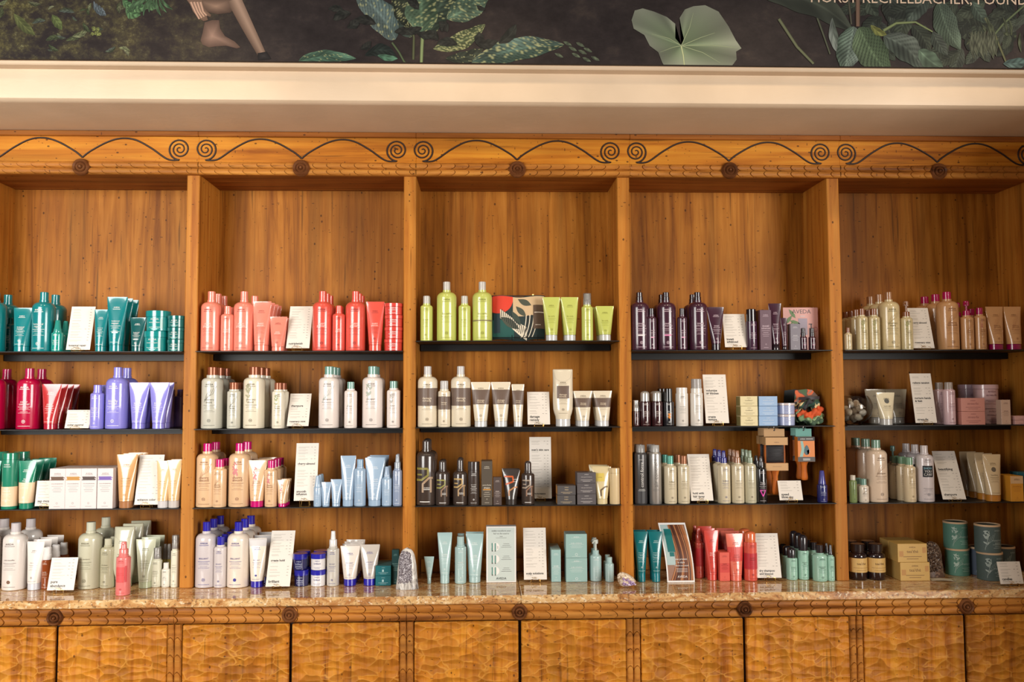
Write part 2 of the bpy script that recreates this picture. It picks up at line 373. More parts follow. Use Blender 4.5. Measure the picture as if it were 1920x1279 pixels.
def bookcase(k):
    xl, xr = xpost(k - 1) + PW, xpost(k)              # inside faces of the bay
    xa, xb = xpost(k - 1) + PW / 2, xpost(k) + PW / 2
    root = empty('bookcase_bay', ((xa + xb) / 2, 0, ZC))
    R = Vector(root.location)
    def P(mb, name, par=root, smooth=0.6):
        mb.v = [(v[0] - R.x, v[1] - R.y, v[2] - R.z) for v in mb.v] if par is root else [(v[0] - R.x, v[1] - R.y, v[2] - R.z) for v in mb.v]
        return part(par, mb, name, smooth)
    for xx in ([xpost(k)] if k else [xpost(-1), xpost(0)]):
        m_ = MB(); m_.box(xx, xx + PW, 0, DEP + .02, ZC, ZB + .03, W_POST, .003); P(m_, 'upright')
    m_ = MB(); m_.box(xl, xr, DEP, DEP + .02, ZC, ZB + .02, W_BACK); P(m_, 'back_panel')
    m_ = MB(); m_.box(xl + .004, xr - .004, DEP - .035, DEP - .0005, at(960, 357, DEP - .035).z, ZB + .015, W_RAIL, .003); P(m_, 'top_rail')
    m_ = MB(); m_.box(xl + .004, xr - .004, DEP - .012, DEP - .0005, ZC + .0005, at(960, 1046, DEP).z, W_POST, .003); P(m_, 'bottom_rail')
    m_ = MB(); m_.box(xl, xr, .004, DEP, ZB + .003, ZB + .03, W_RAIL); P(m_, 'bay_ceiling')
    m_ = MB(); m_.box(xl, xr + PW, -.018, .0, ZB + .012, za - .001, W_FRZ, .0015); fr = P(m_, 'frieze')
    m_ = MB(); m_.box(xl, xr + PW, -.034, -.0185, zfr_t, za - .001, W_RAIL, .003); P(m_, 'cornice')
    # burnt scroll line on the frieze, mirrored about the bay's centre
    c = (xa + xb) / 2; hw = (xb - xa) / 2; top = zfr_t - .004; bot = zband + .006; H = top - bot; zm = (top + bot) / 2
    m_ = MB()
    for sg in (-1, 1):
        cx = c + sg * (hw - H / 2 - .006); rr = H / 2 * .96
        pts = []
        for i in range(64):                            # spiral, from the eye outwards
            a = 2 * PI * 2.6 * i / 63; q = rr * (0.10 + 0.90 * i / 63)
            ang = -PI / 2 - 2 * PI * 2.6 + a             # ends straight down
            pts.append((cx + sg * -1 * q * math.cos(ang) * -1, zm + q * math.sin(ang)))
        xe, ze = pts[-1]
        ctrl = [(xe, ze), (xe - sg * .055, ze + .004), (xe - sg * .13, zm + .004), (xe - sg * .20, top - .012), (xe - sg * .265, top - .004), (xe - sg * .33, top - .022), (c + sg * .035, zm - .012), (c, bot + .012)]
        for i in range(len(ctrl) - 1):
            p0 = ctrl[max(0, i - 1)]; p1 = ctrl[i]; p2 = ctrl[i + 1]; p3 = ctrl[min(len(ctrl) - 1, i + 2)]
            for j in range(1, 9):
                t = j / 8
                pts.append(tuple(.5 * (2 * p1[d] + (p2[d] - p0[d]) * t + (2 * p0[d] - 5 * p1[d] + 4 * p2[d] - p3[d]) * t * t + (3 * p1[d] - p0[d] - 3 * p2[d] + p3[d]) * t ** 3) for d in (0, 1)))
        m_.tube([(x, -.0185, z) for x, z in pts], [.0043 - .0015 * (i < 64) * (1 - i / 64) for i in range(len(pts))], W_BURN, 6)
    P(m_, 'carved_scroll', fr)
    m_ = scale_band(xl, xr + PW, (zband + ZB) / 2, zband - ZB, -.018, W_BAND, sgn=(1, 1, -1, 1, 1)[k])
    m_.box(xl, xr + PW, -.018, .004, ZB, zband, W_BAND); P(m_, 'scalloped_band')
    P(rosette(c, (zband + ZB) / 2, -.024, .040, W_ROS), 'rosette')
    tag(root, ['carved pine bookcase bay at the left end, holding teal, crimson and violet bottles', 'carved pine bookcase bay with coral bottles on its top shelf',
               'carved pine bookcase bay in the middle with lime green bottles', 'carved pine bookcase bay with dark plum bottles and hanging brushes',
               'carved pine bookcase bay at the dim right end with tan bottles and tins'][k], 'bookcase', 'carved pine bookcase bays along the wall')
for k in range(5): bookcase(k)
# ---------------------------------------------------------------- worktop
zt_b = at(380, 1139.5, -OV).z
def slab(x0, x1, label):
    mb = MB(); mb.box(x0, x1, -OV, DEP + .02, zt_b, ZC - .0006, GRANITE, .004)
    tag(mb.build('granite_worktop'), label, 'countertop', 'polished granite worktop slabs')
xs = at(977, 1130, -OV).x
slab(-2.39, xs - .0008, 'polished brown granite worktop slab, left of the joint'); slab(xs + .0008, 2.713, 'polished brown granite worktop slab, right of the joint')
# ---------------------------------------------------------------- base cabinets
YF = -OV + .012
pil = [at(x, 1210, YF).x for x in (326, 762, 1188, 1607)]
pil = [pil[0] - (pil[1] - pil[0])] + pil + [pil[3] + (pil[3] - pil[2])]
zb_t = zt_b; zb_b = at(380, 1170, YF).z
def base(k):
    xa, xb = pil[k], pil[k + 1]; c = (xa + xb) / 2 - .004; pw = .030
    root = empty('base_cabinet', ((xa + xb) / 2, 0, 0)); R = Vector(root.location)
    def P(mb, name, par=root, smooth=0.6):
        mb.v = [(v[0] - R.x, v[1] - R.y, v[2] - R.z) for v in mb.v]; return part(par, mb, name, smooth)
    m_ = MB(); m_.box(xa + .001, xb - .001, YF + .03, DEP + .02, 0.0, zt_b - .0005, W_DARK); P(m_, 'carcass')
    for a, b in ((xa + pw, c - .005), (c + .005, xb - pw)):
        m_ = MB(); m_.box(a + .003, b, YF + .006, YF + .029, .09, zb_b - .006, W_DOOR, .004); P(m_, 'door')
    for side in ((xa, xa + pw), (xb - pw, xb)):
        a, b = side
        m_ = MB()
        hh = b - a - .001; cc = (a + b) / 2
        L = .0725; S_ = (0, .03, .09, .2, .4, .6, .8, .93, .985, 1.0)
        for i in range(0, int(zb_b / L) + 2):
            def fn(u, v):
                k_ = min(9, int(round(u * 9))); t_ = S_[k_]; q = 2 * v - 1; e = math.sqrt(max(0, 1 - q * q))
                z = L * (i + t_) + .30 * L * (1 - q * q) - .15 * L
                return (cc + hh / 2 * q, YF + .008 - .0145 * e * (.1 if k_ in (0, 9) else .62 + .38 * math.exp(-(1 - t_) * 2.2)), max(.02, min(zb_b, z)))
            m_.grid(fn, 9, 8, W_BAND)
        m_.box(a + .0005, b - .0005, YF + .009, YF + .0295, .0, zb_b - .001, W_BAND); P(m_, 'half_pilaster')
    m_ = scale_band(xa, xb, (zb_t + zb_b) / 2, zb_t - zb_b, YF + .004, W_BAND, L=.0725, sgn=(-1, -1, -1, 1, 1)[k], amp=.0165)
    m_.box(xa, xb, YF + .004, YF + .0295, zb_b, zb_t - .0008, W_BAND); P(m_, 'scalloped_band')
    P(rosette(c, (zb_t + zb_b) / 2, YF - .002, (zb_t - zb_b) * .49, W_ROS), 'rosette')
    tag(root, ['gouged pine base cabinet at the far left under the pure white bottles', 'gouged pine base cabinet below the blue capped bottles and jars',
               'gouged pine base cabinet under the pale aqua products and amethyst', 'gouged pine base cabinet below the coral tubes and mint bottles',
               'gouged pine base cabinet at the right end under the tins'][k], 'cabinet', 'gouged pine base cabinets under the worktop')
for k in range(5): base(k)
# ---------------------------------------------------------------- steel shelves
SHY = {0: [659, 805, 954], 1: [658.2, 803.5, 950.5], 2: [639, 800.5, 947], 3: [656.5, 798.8, 944.3], 4: [656, 797, 941.8]}
SH = {}
SHN = ['top shelf', 'second shelf', 'third shelf', 'worktop']
for k in range(5):
    xl, xr = xpost(k - 1) + PW, xpost(k); c = (xl + xr) / 2
    for j in range(3):
        z = at((150, 565, 970, 1370, 1740)[k], SHY[k][j], -.01).z; SH[k, j] = z
        root = empty('steel_shelf', (c, 0, z))
        m_ = MB(); m_.box(xl - c + .001, xr - c - .001, -.022, DEP - .001, -.0045, -.0004, STEEL, .001); part(root, m_, 'plate')
        m_ = MB(); m_.box(xl - c + .006, xr - c - .006, DEP - .065, DEP - .061, -.034, -.0046, STEEL); m_.box(xl - c + .006, xr - c - .006, DEP - .061, DEP - .001, -.034, -.031, STEEL); part(root, m_, 'support_angle')
        tag(root, 'thin black steel %s of the %s' % (SHN[j], BAY[k]), 'shelf', 'black steel shelves in the bookcase')
    SH[k, 3] = ZC
# ---------------------------------------------------------------- products
WHT = (244, 240, 234)
def ell(r0, z0, r1, z1, n=7, e=1.0):   # quarter-ellipse shoulder from (r0,z0) in to (r1,z1)
    return [(r1 + (r0 - r1) * math.cos(PI / 2 * i / n) ** e, z0 + (z1 - z0) * math.sin(PI / 2 * i / n)) for i in range(1, n + 1)]
def prof_r(prof, z):
    for (r0, z0), (r1, z1) in zip(prof, prof[1:]):
        if z0 <= z <= z1 and z1 > z0: return r0 + (r1 - r0) * (z - z0) / (z1 - z0)
    return prof[-1][0]
def lathe_surf(prof, e=.0010, sy=1.0):
    def f(x, z):
        r = prof_r(prof, z) + e; a = max(-1.45, min(1.45, x / r))
        return (r * math.sin(a), -r * sy * math.cos(a), z)
    return f
def lines(p, o, w, z0, h, ink, ink2=None):
    """the usual printing: brand word, product name, small print, ring mark; z0..z0+h is the printable height"""
    ink2 = ink2 or ink
    a = o.get('lay', 0)
    zt = z0 + h * o.get('brand_z', .93)
    p.text('AVEDA', zt, w * .36, ink, maxh=h * .06, bold=.012)
    p.rect(0, zt - h * .045, w * .44, h * .010, ink2)
    zz = z0 + h * o.get('name_z', .60)
    nm = o.get('name', [])
    for i, s in enumerate(nm):
        k = p.text(s, zz - i * h * .056, w * .46, ink if not o.get('nameink') else M(o['nameink']), maxh=h * .055)
    zz -= h * (.056 * len(nm) + .012)
    for i, (ww, t) in enumerate(((.58, .008), (.40, .005), (.50, .005), (.34, .005), (.54, .005))):
        p.rect(0, zz - i * h * .030 - (h * .02 if i > 2 else 0), w * ww, h * t, ink2)
    if o.get('plate'):
        p.rect(0, zz - h * .16, w * .36, h * .035, M(o['plate']))
    if o.get('ring', 1):
        p.ring(0, z0 + h * .14, w * o.get('ring_r', .075), M(o['ringc']) if o.get('ringc') else ink2, fill=bool(o.get('ringfill')))
        p.rect(0, z0 + h * .14, w * .05, h * .02, ink2)
    p.rect(0, z0 + h * .035, w * .55, h * .008, ink2)
def lily(p, w, z0, z1, c, style, xo=0.0):
    """plant drawing printed on the upper half of a bottle"""
    rnd = random.Random(style); H = z1 - z0; q0 = p; p = Print(lambda x, z: q0.surf(x + xo, z)); p.mb = q0.mb
    if style % 2:              # a stem with leaves or blossoms
        p.strip([(-w * .22, z0), (-w * .16, z0 + H * .3), (-w * .05, z0 + H * .65), (0, z1)], w * .016, c)
        for i in range(13):
            x = -w * .12 + w * .2 * (rnd.random() - .5); z = z0 + H * (.35 + .65 * rnd.random()); r = w * (.05 + .05 * rnd.random())
            a = rnd.random() * 6
            p.poly([(x + 1.25 * r * math.cos(a) * math.cos(t) - .42 * r * math.sin(a) * math.sin(t), z + 1.25 * r * math.sin(a) * math.cos(t) + .42 * r * math.cos(a) * math.sin(t)) for t in [k * PI / 5 for k in range(10)]], c)
    else:                      # long thin reeds
        for i in range(4):
            p.strip([(-w * .25 + w * .06 * i, z0 + H * .1 * i), (-w * .1 + w * .09 * i, z0 + H * .5), (-w * .02 + w * .12 * i, z0 + H * (.65 + .1 * i))], w * .012, c)
def bands(mb, prof, o, h):
    for (a, b, c) in o.get('band', []):
        za_, zb_ = a * h, b * h
        zs = [za_] + [z for r, z in prof if za_ < z < zb_] + [zb_]
        q = M(c, .42); half = o.get('band_half', PI * .98); K_ = int(half / (2 * PI / 28)); n = 2 * K_
        f = [[(r * math.sin(t), -r * math.cos(t), z) for t in [2 * PI / 28 * i for i in range(-K_, K_ + 1)]] for z in zs for r in [prof_r(prof, z) + .0005]]
        V = [v for row in f for v in row]
        mb.add(V, [(j * (n + 1) + i, j * (n + 1) + i + 1, (j + 1) * (n + 1) + i + 1, (j + 1) * (n + 1) + i) for j in range(len(zs) - 1) for i in range(n)], q)
def cap_prof(style, r, z, h):
    b = min(.0018, h * .1)
    if style == 'cyl': return [(0, z), (r, z), (r, z + h - b), (r - b, z + h), (0, z + h)]
    if style == 'taper': return [(0, z), (r, z), (r, z + h * .18), (r * .86, z + h * .30), (r * .62, z + h * .92), (r * .50, z + h), (0, z + h)]
    if style == 'spray': return [(0, z), (r, z), (r, z + h * .40), (r * .96, z + h * .43), (r * .70, z + h * .46), (r * .62, z + h * .70), (r * .56, z + h * .96), (r * .48, z + h), (0, z + h)]
    if style == 'step': return [(0, z), (r, z), (r, z + h * .42), (r * .9, z + h * .46), (r * .9, z + h - b), (r * .9 - b, z + h), (0, z + h)]
    if style == 'round': return [(0, z), (r, z), (r, z + h * .75)] + ell(r, z + h * .75, 0, z + h, 5)
def b_bottle(root, t, w, h):
    o = t['o']; r = w / 2
    ch = h * o.get('caph', .135); rc = r * o.get('capw', .38); cs = o.get('cap', 'cyl')
    nk = h * o.get('neck', .035); rn = rc * o.get('neckw', 1.12); sh = o.get('sh', 1.0) * (r - rn)
    zs = h - ch - nk - sh
    prof = [(0, 0), (r * .9, 0), (r * .975, .002), (r, .006), (r, zs)] + ell(r, zs, rn, zs + sh, 8, o.get('she', 1.0)) + [(rn, h - ch - .0005), (rc * .9, h - ch), (0, h - ch)]
    if o.get('waist'): prof = [(q * (1 - o['waist'] * math.sin(PI * min(1, max(0, (z - .2 * h) / (.55 * h))))) if z > .2 * h and q > rn * 1.01 else q, z) for q, z in prof]
    m_ = MB(); m_.lathe(prof, M(t['col'], o.get('rough', .24), o.get('trans', 0)), 28); body = part(root, m_, 'body')
    m_ = MB(); cm = M(t['cap'], o.get('caprough', .22), o.get('captrans', 0), o.get('capmetal', 0))
    m_.lathe(cap_prof(cs, rc, h - ch, ch), cm, 20)
    if cs == 'spray': m_.tube([(0, -rc * .3, h - ch * .2), (0, -rc * .85, h - ch * .2)], rc * .14, cm, 6)
    cpo = part(root, m_, 'cap')
    if o.get('over'):          # clear overcap round the actuator
        m_ = MB(); ro = rc * 1.12; m_.lathe([(ro, h - ch), (ro, h + .001), (ro * .94, h + .003), (0, h + .003)], M((225, 222, 218), .12, .85), 20); part(root, m_, 'overcap')
    pr = [(0, 0), (r, .0001), (r, zs)] + ell(r, zs, rn, zs + sh, 8)
    p = Print(lathe_surf(pr if not o.get('waist') else prof)); bands(p.mb, pr, o, h)
    ink = M(t['ink'], .5)
    for (xc, ww, a, b, c) in o.get('blocks', []): p.rect(xc * w, (a + b) / 2 * h, ww * w, (b - a) * h, M(c, .45), 10)
    if o.get('art') is not None: lily(p, w, zs * .56, zs * .93, M(o.get('artc', t['ink']), .5), o['art'])
    if o.get('fn'): o['fn'](p, w, h)
    if o.get('print', 1): lines(p, o, w, h * .03, zs - h * .02, ink, M(o['ink2'], .5) if 'ink2' in o else None)
    if p.mb.v: part(root, p.mb, 'label_print', 0)
def b_tube(root, t, w, h):
    o = t['o']; ch = h * o.get('caph', .12); rc = w / 2 * o.get('capw', .70); a0 = rc * 1.02; aw = w / 2
    m_ = MB(); m_.lathe([(0, 0), (rc * .94, 0), (rc, .0015), (rc, ch - .0008), (rc * .97, ch), (0, ch)], M(t['cap'], .2, o.get('captrans', 0)), 24); part(root, m_, 'cap')
    N = 10; V = []; n = 24; zb = ch + .0006; zc = h * .965
    def ab(z):
        u = max(0, min(1, (z - zb) / (zc - zb)))
        a = a0 + (aw - a0) * u ** .9
        b = a0 * (1 - u ** 1.25) + .0016
        return a, max(.0012, b)
    zsq = [zb + (zc - zb) * i / N for i in range(N + 1)] + [h]
    for z in zsq:
        a, b = ab(z) if z < h else (aw, .0011)
        V += [(a * math.sin(2 * PI * k / n), -b * math.cos(2 * PI * k / n), z) for k in range(n)]
    Fs = [(i * n + k, i * n + (k + 1) % n, (i + 1) * n + (k + 1) % n, (i + 1) * n + k) for i in range(N + 1) for k in range(n)]
    Fs += [tuple(range(n - 1, -1, -1)), tuple(range((N + 1) * n, (N + 2) * n))]
    m_ = MB(); m_.add(V, Fs, M(t['col'], o.get('rough', .24), o.get('trans', 0))); part(root, m_, 'body', .9)
    def surf(x, z):
        a, b = ab(z); x = max(-a * .97, min(a * .97, x)); return (x, -b * math.sqrt(1 - (x / a) ** 2) - .0005, z)
    p = Print(surf)
    for (u0, u1, c) in o.get('band', []):
        nz = 6
        for q in range(nz):
            z0 = h * (u0 + (u1 - u0) * q / nz); z1 = h * (u0 + (u1 - u0) * (q + 1) / nz)
            for sgn in (1, -1):
                Vb = []
                for z in (z0, z1):
                    a, b = ab(z); Vb += [((a + .0002) * math.sin(PI / 2 * (2 * i / 12 - 1)), -sgn * ((b + .0003) * math.cos(PI / 2 * (2 * i / 12 - 1))), z) for i in range(13)]
                p.mb.add(Vb, [(i, i + 1, i + 14, i + 13) for i in range(12)], M(c, .4))
    for (xc, ww, a, b, c) in o.get('blocks', []): p.rect(xc * w, (a + b) / 2 * h, ww * w, (b - a) * h, M(c, .45), 10)
    if o.get('art') is not None: lily(p, w * .8, h * .45, h * .85, M(o.get('artc', t['ink']), .5), o['art'])
    if o.get('fn'): o['fn'](p, w, h)
    if o.get('print', 1):
        oo = dict(o); oo.setdefault('brand_z', .90); oo.setdefault('name_z', .56); lines(p, oo, w * .82, ch + h * .02, h * .86 - ch, M(t['ink'], .5))
    part(root, p.mb, 'label_print', 0)
def b_tottle(root, t, w, h):   # flat topped squeeze bottle standing on its cap
    o = t['o']; ch = h * .13; rc = w * .36
    m_ = MB(); m_.lathe([(0, 0), (rc * .95, 0), (rc, .0015), (rc, ch), (0, ch)], M(t['cap'], .2, o.get('captrans', 0)), 24); part(root, m_, 'cap')
    sec = [(.0, .74, .74), (.05, .76, .76), (.12, .88, .84), (.2, .97, .86), (.35, 1, .84), (.6, .985, .72), (.8, .98, .55), (.93, .985, .36), (.985, .99, .25), (1, .94, .18)]
    V = []; n = 28; r = w / 2
    for u, a, b in sec:
        z = ch + (h - ch) * u
        for k in range(n):
            s_, c_ = math.sin(2 * PI * k / n), math.cos(2 * PI * k / n); e = .8
            V.append((r * a * math.copysign(abs(s_) ** e, s_), -r * b * math.copysign(abs(c_) ** e, c_), z))
    L = len(sec)
    m_ = MB(); m_.add(V, [(i * n + k, i * n + (k + 1) % n, (i + 1) * n + (k + 1) % n, (i + 1) * n + k) for i in range(L - 1) for k in range(n)] + [tuple(range(n - 1, -1, -1)), tuple(range((L - 1) * n, L * n))], M(t['col'], .26)); part(root, m_, 'body', .9)
    def surf(x, z):
        u = (z - ch) / (h - ch)
        for (u0, a0, b0), (u1, a1, b1) in zip(sec, sec[1:]):
            if u0 <= u <= u1: k = (u - u0) / (u1 - u0); a = a0 + (a1 - a0) * k; b = b0 + (b1 - b0) * k; break
        return (x, -r * b * (max(0, 1 - abs(x / (r * a)) ** 2.5)) ** .4 - .0006, z)
    p = Print(surf)
    if o.get('block'): p.rect(0, h * .6, w * .6, h * .22, M(o['block'], .45), 8)
    # thumb curve at the top
    p.strip([(-w * .44, h * .955), (-w * .36, h * .84), (-w * .15, h * .79), (w * .15, h * .79), (w * .36, h * .84), (w * .44, h * .955)], .0012, M(tuple(int(c * .86) for c in t['col']), .5))
    lines(p, dict(o, brand_z=.90, name_z=.56), w * .8, ch + h * .08, h * .75 - ch, M(t['ink'], .5)); part(root, p.mb, 'label_print', 0)
def b_jar(root, t, w, h):
    o = t['o']; r = w / 2; lh = h * o.get('lidh', .30); e = .0015
    m_ = MB(); m_.lathe([(0, 0), (r * .93 - e, 0), (r * .95, e), (r * .965, h - lh - .001), (r * .9, h - lh), (0, h - lh)], M(t['col'], .25, o.get('trans', 0)), 28); part(root, m_, 'body')
    m_ = MB(); m_.lathe([(0, h - lh), (r, h - lh), (r, h - e), (r - e, h - .0004), (0, h - .0004)], M(t['cap'], .2), 28); part(root, m_, 'lid')
    pr = [(0, 0), (r * .955, .0001), (r * .965, h - lh)]
    p = Print(lathe_surf(pr)); k = M(t['ink'], .5); H = h - lh
    for (xc, ww, a, b, c) in o.get('blocks', []): p.rect(xc * w, (a + b) / 2 * h, ww * w, (b - a) * h, M(c, .45), 10)
    p.text('AVEDA', H * .82, w * .34, k, maxh=H * .16)
    for i, s in enumerate(o.get('name', [])): p.text(s, H * (.60 - .18 * i), w * .46, k, maxh=H * .15)
    for i, q in enumerate((.5, .36)): p.rect(0, H * (.26 - .1 * i), w * q, H * .02, k)
    if o.get('plate'): p.rect(0, H * .13, w * .24, H * .09, M(o['plate']))
    part(root, p.mb, 'label_print', 0)
def b_box(root, t, w, h):
    o = t['o']; d = o.get('d', 1.0) * w
    m_ = MB(); m_.box(-w / 2 + .0003, w / 2 - .0003, -d / 2, d / 2, .0002, h - .0005, M(t['col'], .42), .0009)
    body = part(root, m_, 'carton')
    if o.get('side'):
        m_ = MB(); c = M(o['side'], .45)
        for sx in (-1, 1): m_.add([(sx * (w / 2 - .0001), -d / 2 + .001, .002), (sx * (w / 2 - .0001), d / 2 - .001, .002), (sx * (w / 2 - .0001), d / 2 - .001, h - .003), (sx * (w / 2 - .0001), -d / 2 + .001, h - .003)], [(0, 1, 2, 3)], c)
        part(root, m_, 'side_print', 0)
    p = Print(lambda x, z: (x, -d / 2 - .0004, z)); k = M(t['ink'], .5)
    for (xc, ww, a, b, c) in o.get('blocks', []): p.rect(xc * w, (a + b) / 2 * h, ww * w, (b - a) * h, M(c, .45), 4)
    if o.get('brush'):         # ragged painted stroke
        c = M(o['brush'], .5)
        for i in range(5): p.rect((i % 2 - .5) * w * .05, h * (.715 + .018 * i), w * (.86 - .05 * (i % 3)), h * .02, c, 2)
    if o.get('flat'):          # low carton
        p.text('AVEDA', h * .80, w * .22, k, maxh=h * .12)
        for i, s in enumerate(o.get('name', [])): p.text(s, h * (.58 - .2 * i), w * .56, k, maxh=h * .16)
        for i, q in enumerate((.62, .4)): p.rect(0, h * (.30 - .12 * i), w * q, h * .025, k, 2)
    else:
        p.text('AVEDA', h * .87, w * .42, k, maxh=h * .05); p.rect(0, h * .835, w * .5, h * .006, k, 2)
        zz = h * o.get('name_z', .60)
        for i, s in enumerate(o.get('name', [])): p.text(s, zz - i * h * .06, w * .74, k, maxh=h * .055)
        zz -= h * .06 * len(o.get('name', []))
        for i, q in enumerate((.7, .45, .6, .5)): p.rect(0, zz - i * h * .045, w * q, h * .006, k, 2)
        p.ring(0, h * .14, w * .06, k); p.rect(0, h * .06, w * .4, h * .006, k, 2)
    part(root, p.mb, 'label_print', 0)
def b_can(root, t, w, h):
    o = t['o']; r = w / 2; lh = h * o.get('lidh', .2); st = o.get('style', 'lid')
    if st == 'lid':
        prof = [(0, 0), (r * .97, 0), (r, .002), (r, h - lh - .001), (r * .9, h - lh), (0, h - lh)]
        cp_ = [(0, h - lh), (r * o.get('lidw', 1.0), h - lh), (r * o.get('lidw', 1.0), h - .002), (r * o.get('lidw', 1.0) - .002, h), (0, h)]
    else:                      # aerosol: shoulder, then a narrower clear cap
        rn = r * .72; zs = h - lh - r * .55
        prof = [(0, 0), (r * .96, 0), (r, .002), (r, zs)] + ell(r, zs, rn, h - lh, 6) + [(0, h - lh)]
        cp_ = [(0, h - lh), (rn, h - lh), (rn * .97, h - .002), (rn * .9, h), (0, h)]
    m_ = MB(); m_.lathe(prof, M(t['col'], o.get('rough', .3), 0, o.get('metal', 0)), 28); part(root, m_, 'body')
    m_ = MB(); m_.lathe(cp_, M(t['cap'], .15, o.get('captrans', 0), o.get('capmetal', 0)), 24)
    c_ = part(root, m_, 'cap' if st != 'lid' else 'lid')
    if st != 'lid':
        m_ = MB(); m_.lathe([(0, h - lh), (r * .28, h - lh), (r * .26, h - lh * .25), (0, h - lh * .2)], M(WHT), 12); part(root, m_, 'nozzle')
    p = Print(lathe_surf([(0, 0), (r, .0001), (r, h - lh)])); bands(p.mb, [(0, 0), (r, .0001), (r, h - lh)], o, h)
    ink = M(t['ink'], .5)
    for (xc, ww, a, b, c) in o.get('blocks', []): p.rect(xc * w, (a + b) / 2 * h, ww * w, (b - a) * h, M(c, .45), 10)
    if o.get('vert'):          # the name runs up the can
        V, Fs, Wd = text2d(o['vert']); k = h * .42 / Wd
        p.mb.add([p.surf(-(y - .5) * k, h * .5 + x * k) for x, y in V], Fs, ink)
        p.text('AVEDA', h * .75, w * .4, ink, maxh=h * .04)
        for i, q in enumerate((.5, .6)): p.rect(0, h * (.25 - .02 * i), w * q, h * .005, ink)
    if o.get('art') is not None: lily(p, w, h * .12, h * .7, M(o.get('artc', t['ink']), .5), o['art'])
    if o.get('print', 1): lines(p, o, w, h * .03, h - lh - h * .06, ink)
    part(root, p.mb, 'label_print', 0)
def b_tin(root, t, w, h):      # cardboard candle drum with pale rims and a recessed top
    o = t['o']; r = w / 2; rim = h * .07
    m_ = MB(); m_.lathe([(0, 0), (r * .98, 0), (r, .001), (r, h - rim), (0, h - rim)], M(t['col'], .6), 32); part(root, m_, 'drum')
    m_ = MB(); m_.lathe([(r * .90, h - rim), (r * 1.01, h - rim), (r * 1.015, h - rim * .4), (r, h - .0004), (r * .93, h - .0006), (r * .91, h - rim * .6), (0, h - rim * .6)], M(t['cap'], .55), 32); part(root, m_, 'rim')
    m_ = MB(); m_.lathe([(0, h - rim * .55), (r * .90, h - rim * .55)], M(tuple(int(c * .8) for c in t['col']), .6), 32); part(root, m_, 'lid_disc', 0)
    p = Print(lathe_surf([(0, 0), (r, .0001), (r, h)])); ink = M(t['ink'], .5)
    lily(p, w * .8, h * .1, h * .8, ink, o.get('art', 3), -w * .2); lily(p, w * .7, h * .15, h * .75, ink, 2, -w * .2)
    p.text('AVEDA', h * .80, w * .3, ink, xc=w * .15, maxh=h * .06)
    for i, s in enumerate(o['name']): p.text(s, h * (.46 - .1 * i), w * .5, ink, xc=w * .15, maxh=h * .09)
    for i in range(3): p.rect(w * .15, h * (.30 - .06 * i), w * (.46, .3, .4)[i], h * .012, ink)
    part(root, p.mb, 'label_print', 0)
def b_pump(root, t, w, h):     # bottle with a lotion pump
    o = t['o']; hb = h * o.get('body', .72); t2 = dict(t, o=dict(o, caph=.12, cap='cyl'))
    b_bottle(root, t2, w, hb)
    m_ = MB(); c = M(o.get('pumpc', t['cap']), .25); rc = w / 2 * o.get('capw', .5)
    m_.lathe([(0, hb), (rc * .35, hb), (rc * .35, h * .9), (0, h * .9)], c, 12)
    m_.lathe([(0, h * .9), (rc * .8, h * .9), (rc * .8, h * .985), (rc * .6, h), (0, h)], c, 14)
    m_.tube([(0, 0, h * .955), (-w * .25, -w * .35, h * .95), (-w * .33, -w * .45, h * .92)], [rc * .34, rc * .28, rc * .22], c, 8)
    part(root, m_, 'pump')
BUILD = dict(bottle=b_bottle, tube=b_tube, tottle=b_tottle, jar=b_jar, box=b_box, can=b_can, tin=b_tin, pump=b_pump)
PLACED = []; DROPPED = []
def T(kind, kname, cat, look, w, h, col, capcol, ink=WHT, **o):
    return dict(kind=kind, nm=kname, cat=cat, look=look, w=w, h=h, col=col, cap=capcol, ink=ink, o=o, proto=None)
RN = random.Random(3)
def instance(t, s):
    if t['proto'] is None:
        t['W'], t['H'] = t['w'] * s, t['h'] * s
        root = empty(t['nm']); BUILD[t['kind']](root, t, t['W'], t['H']); t['proto'] = root; return root
    return dup(t['proto'])
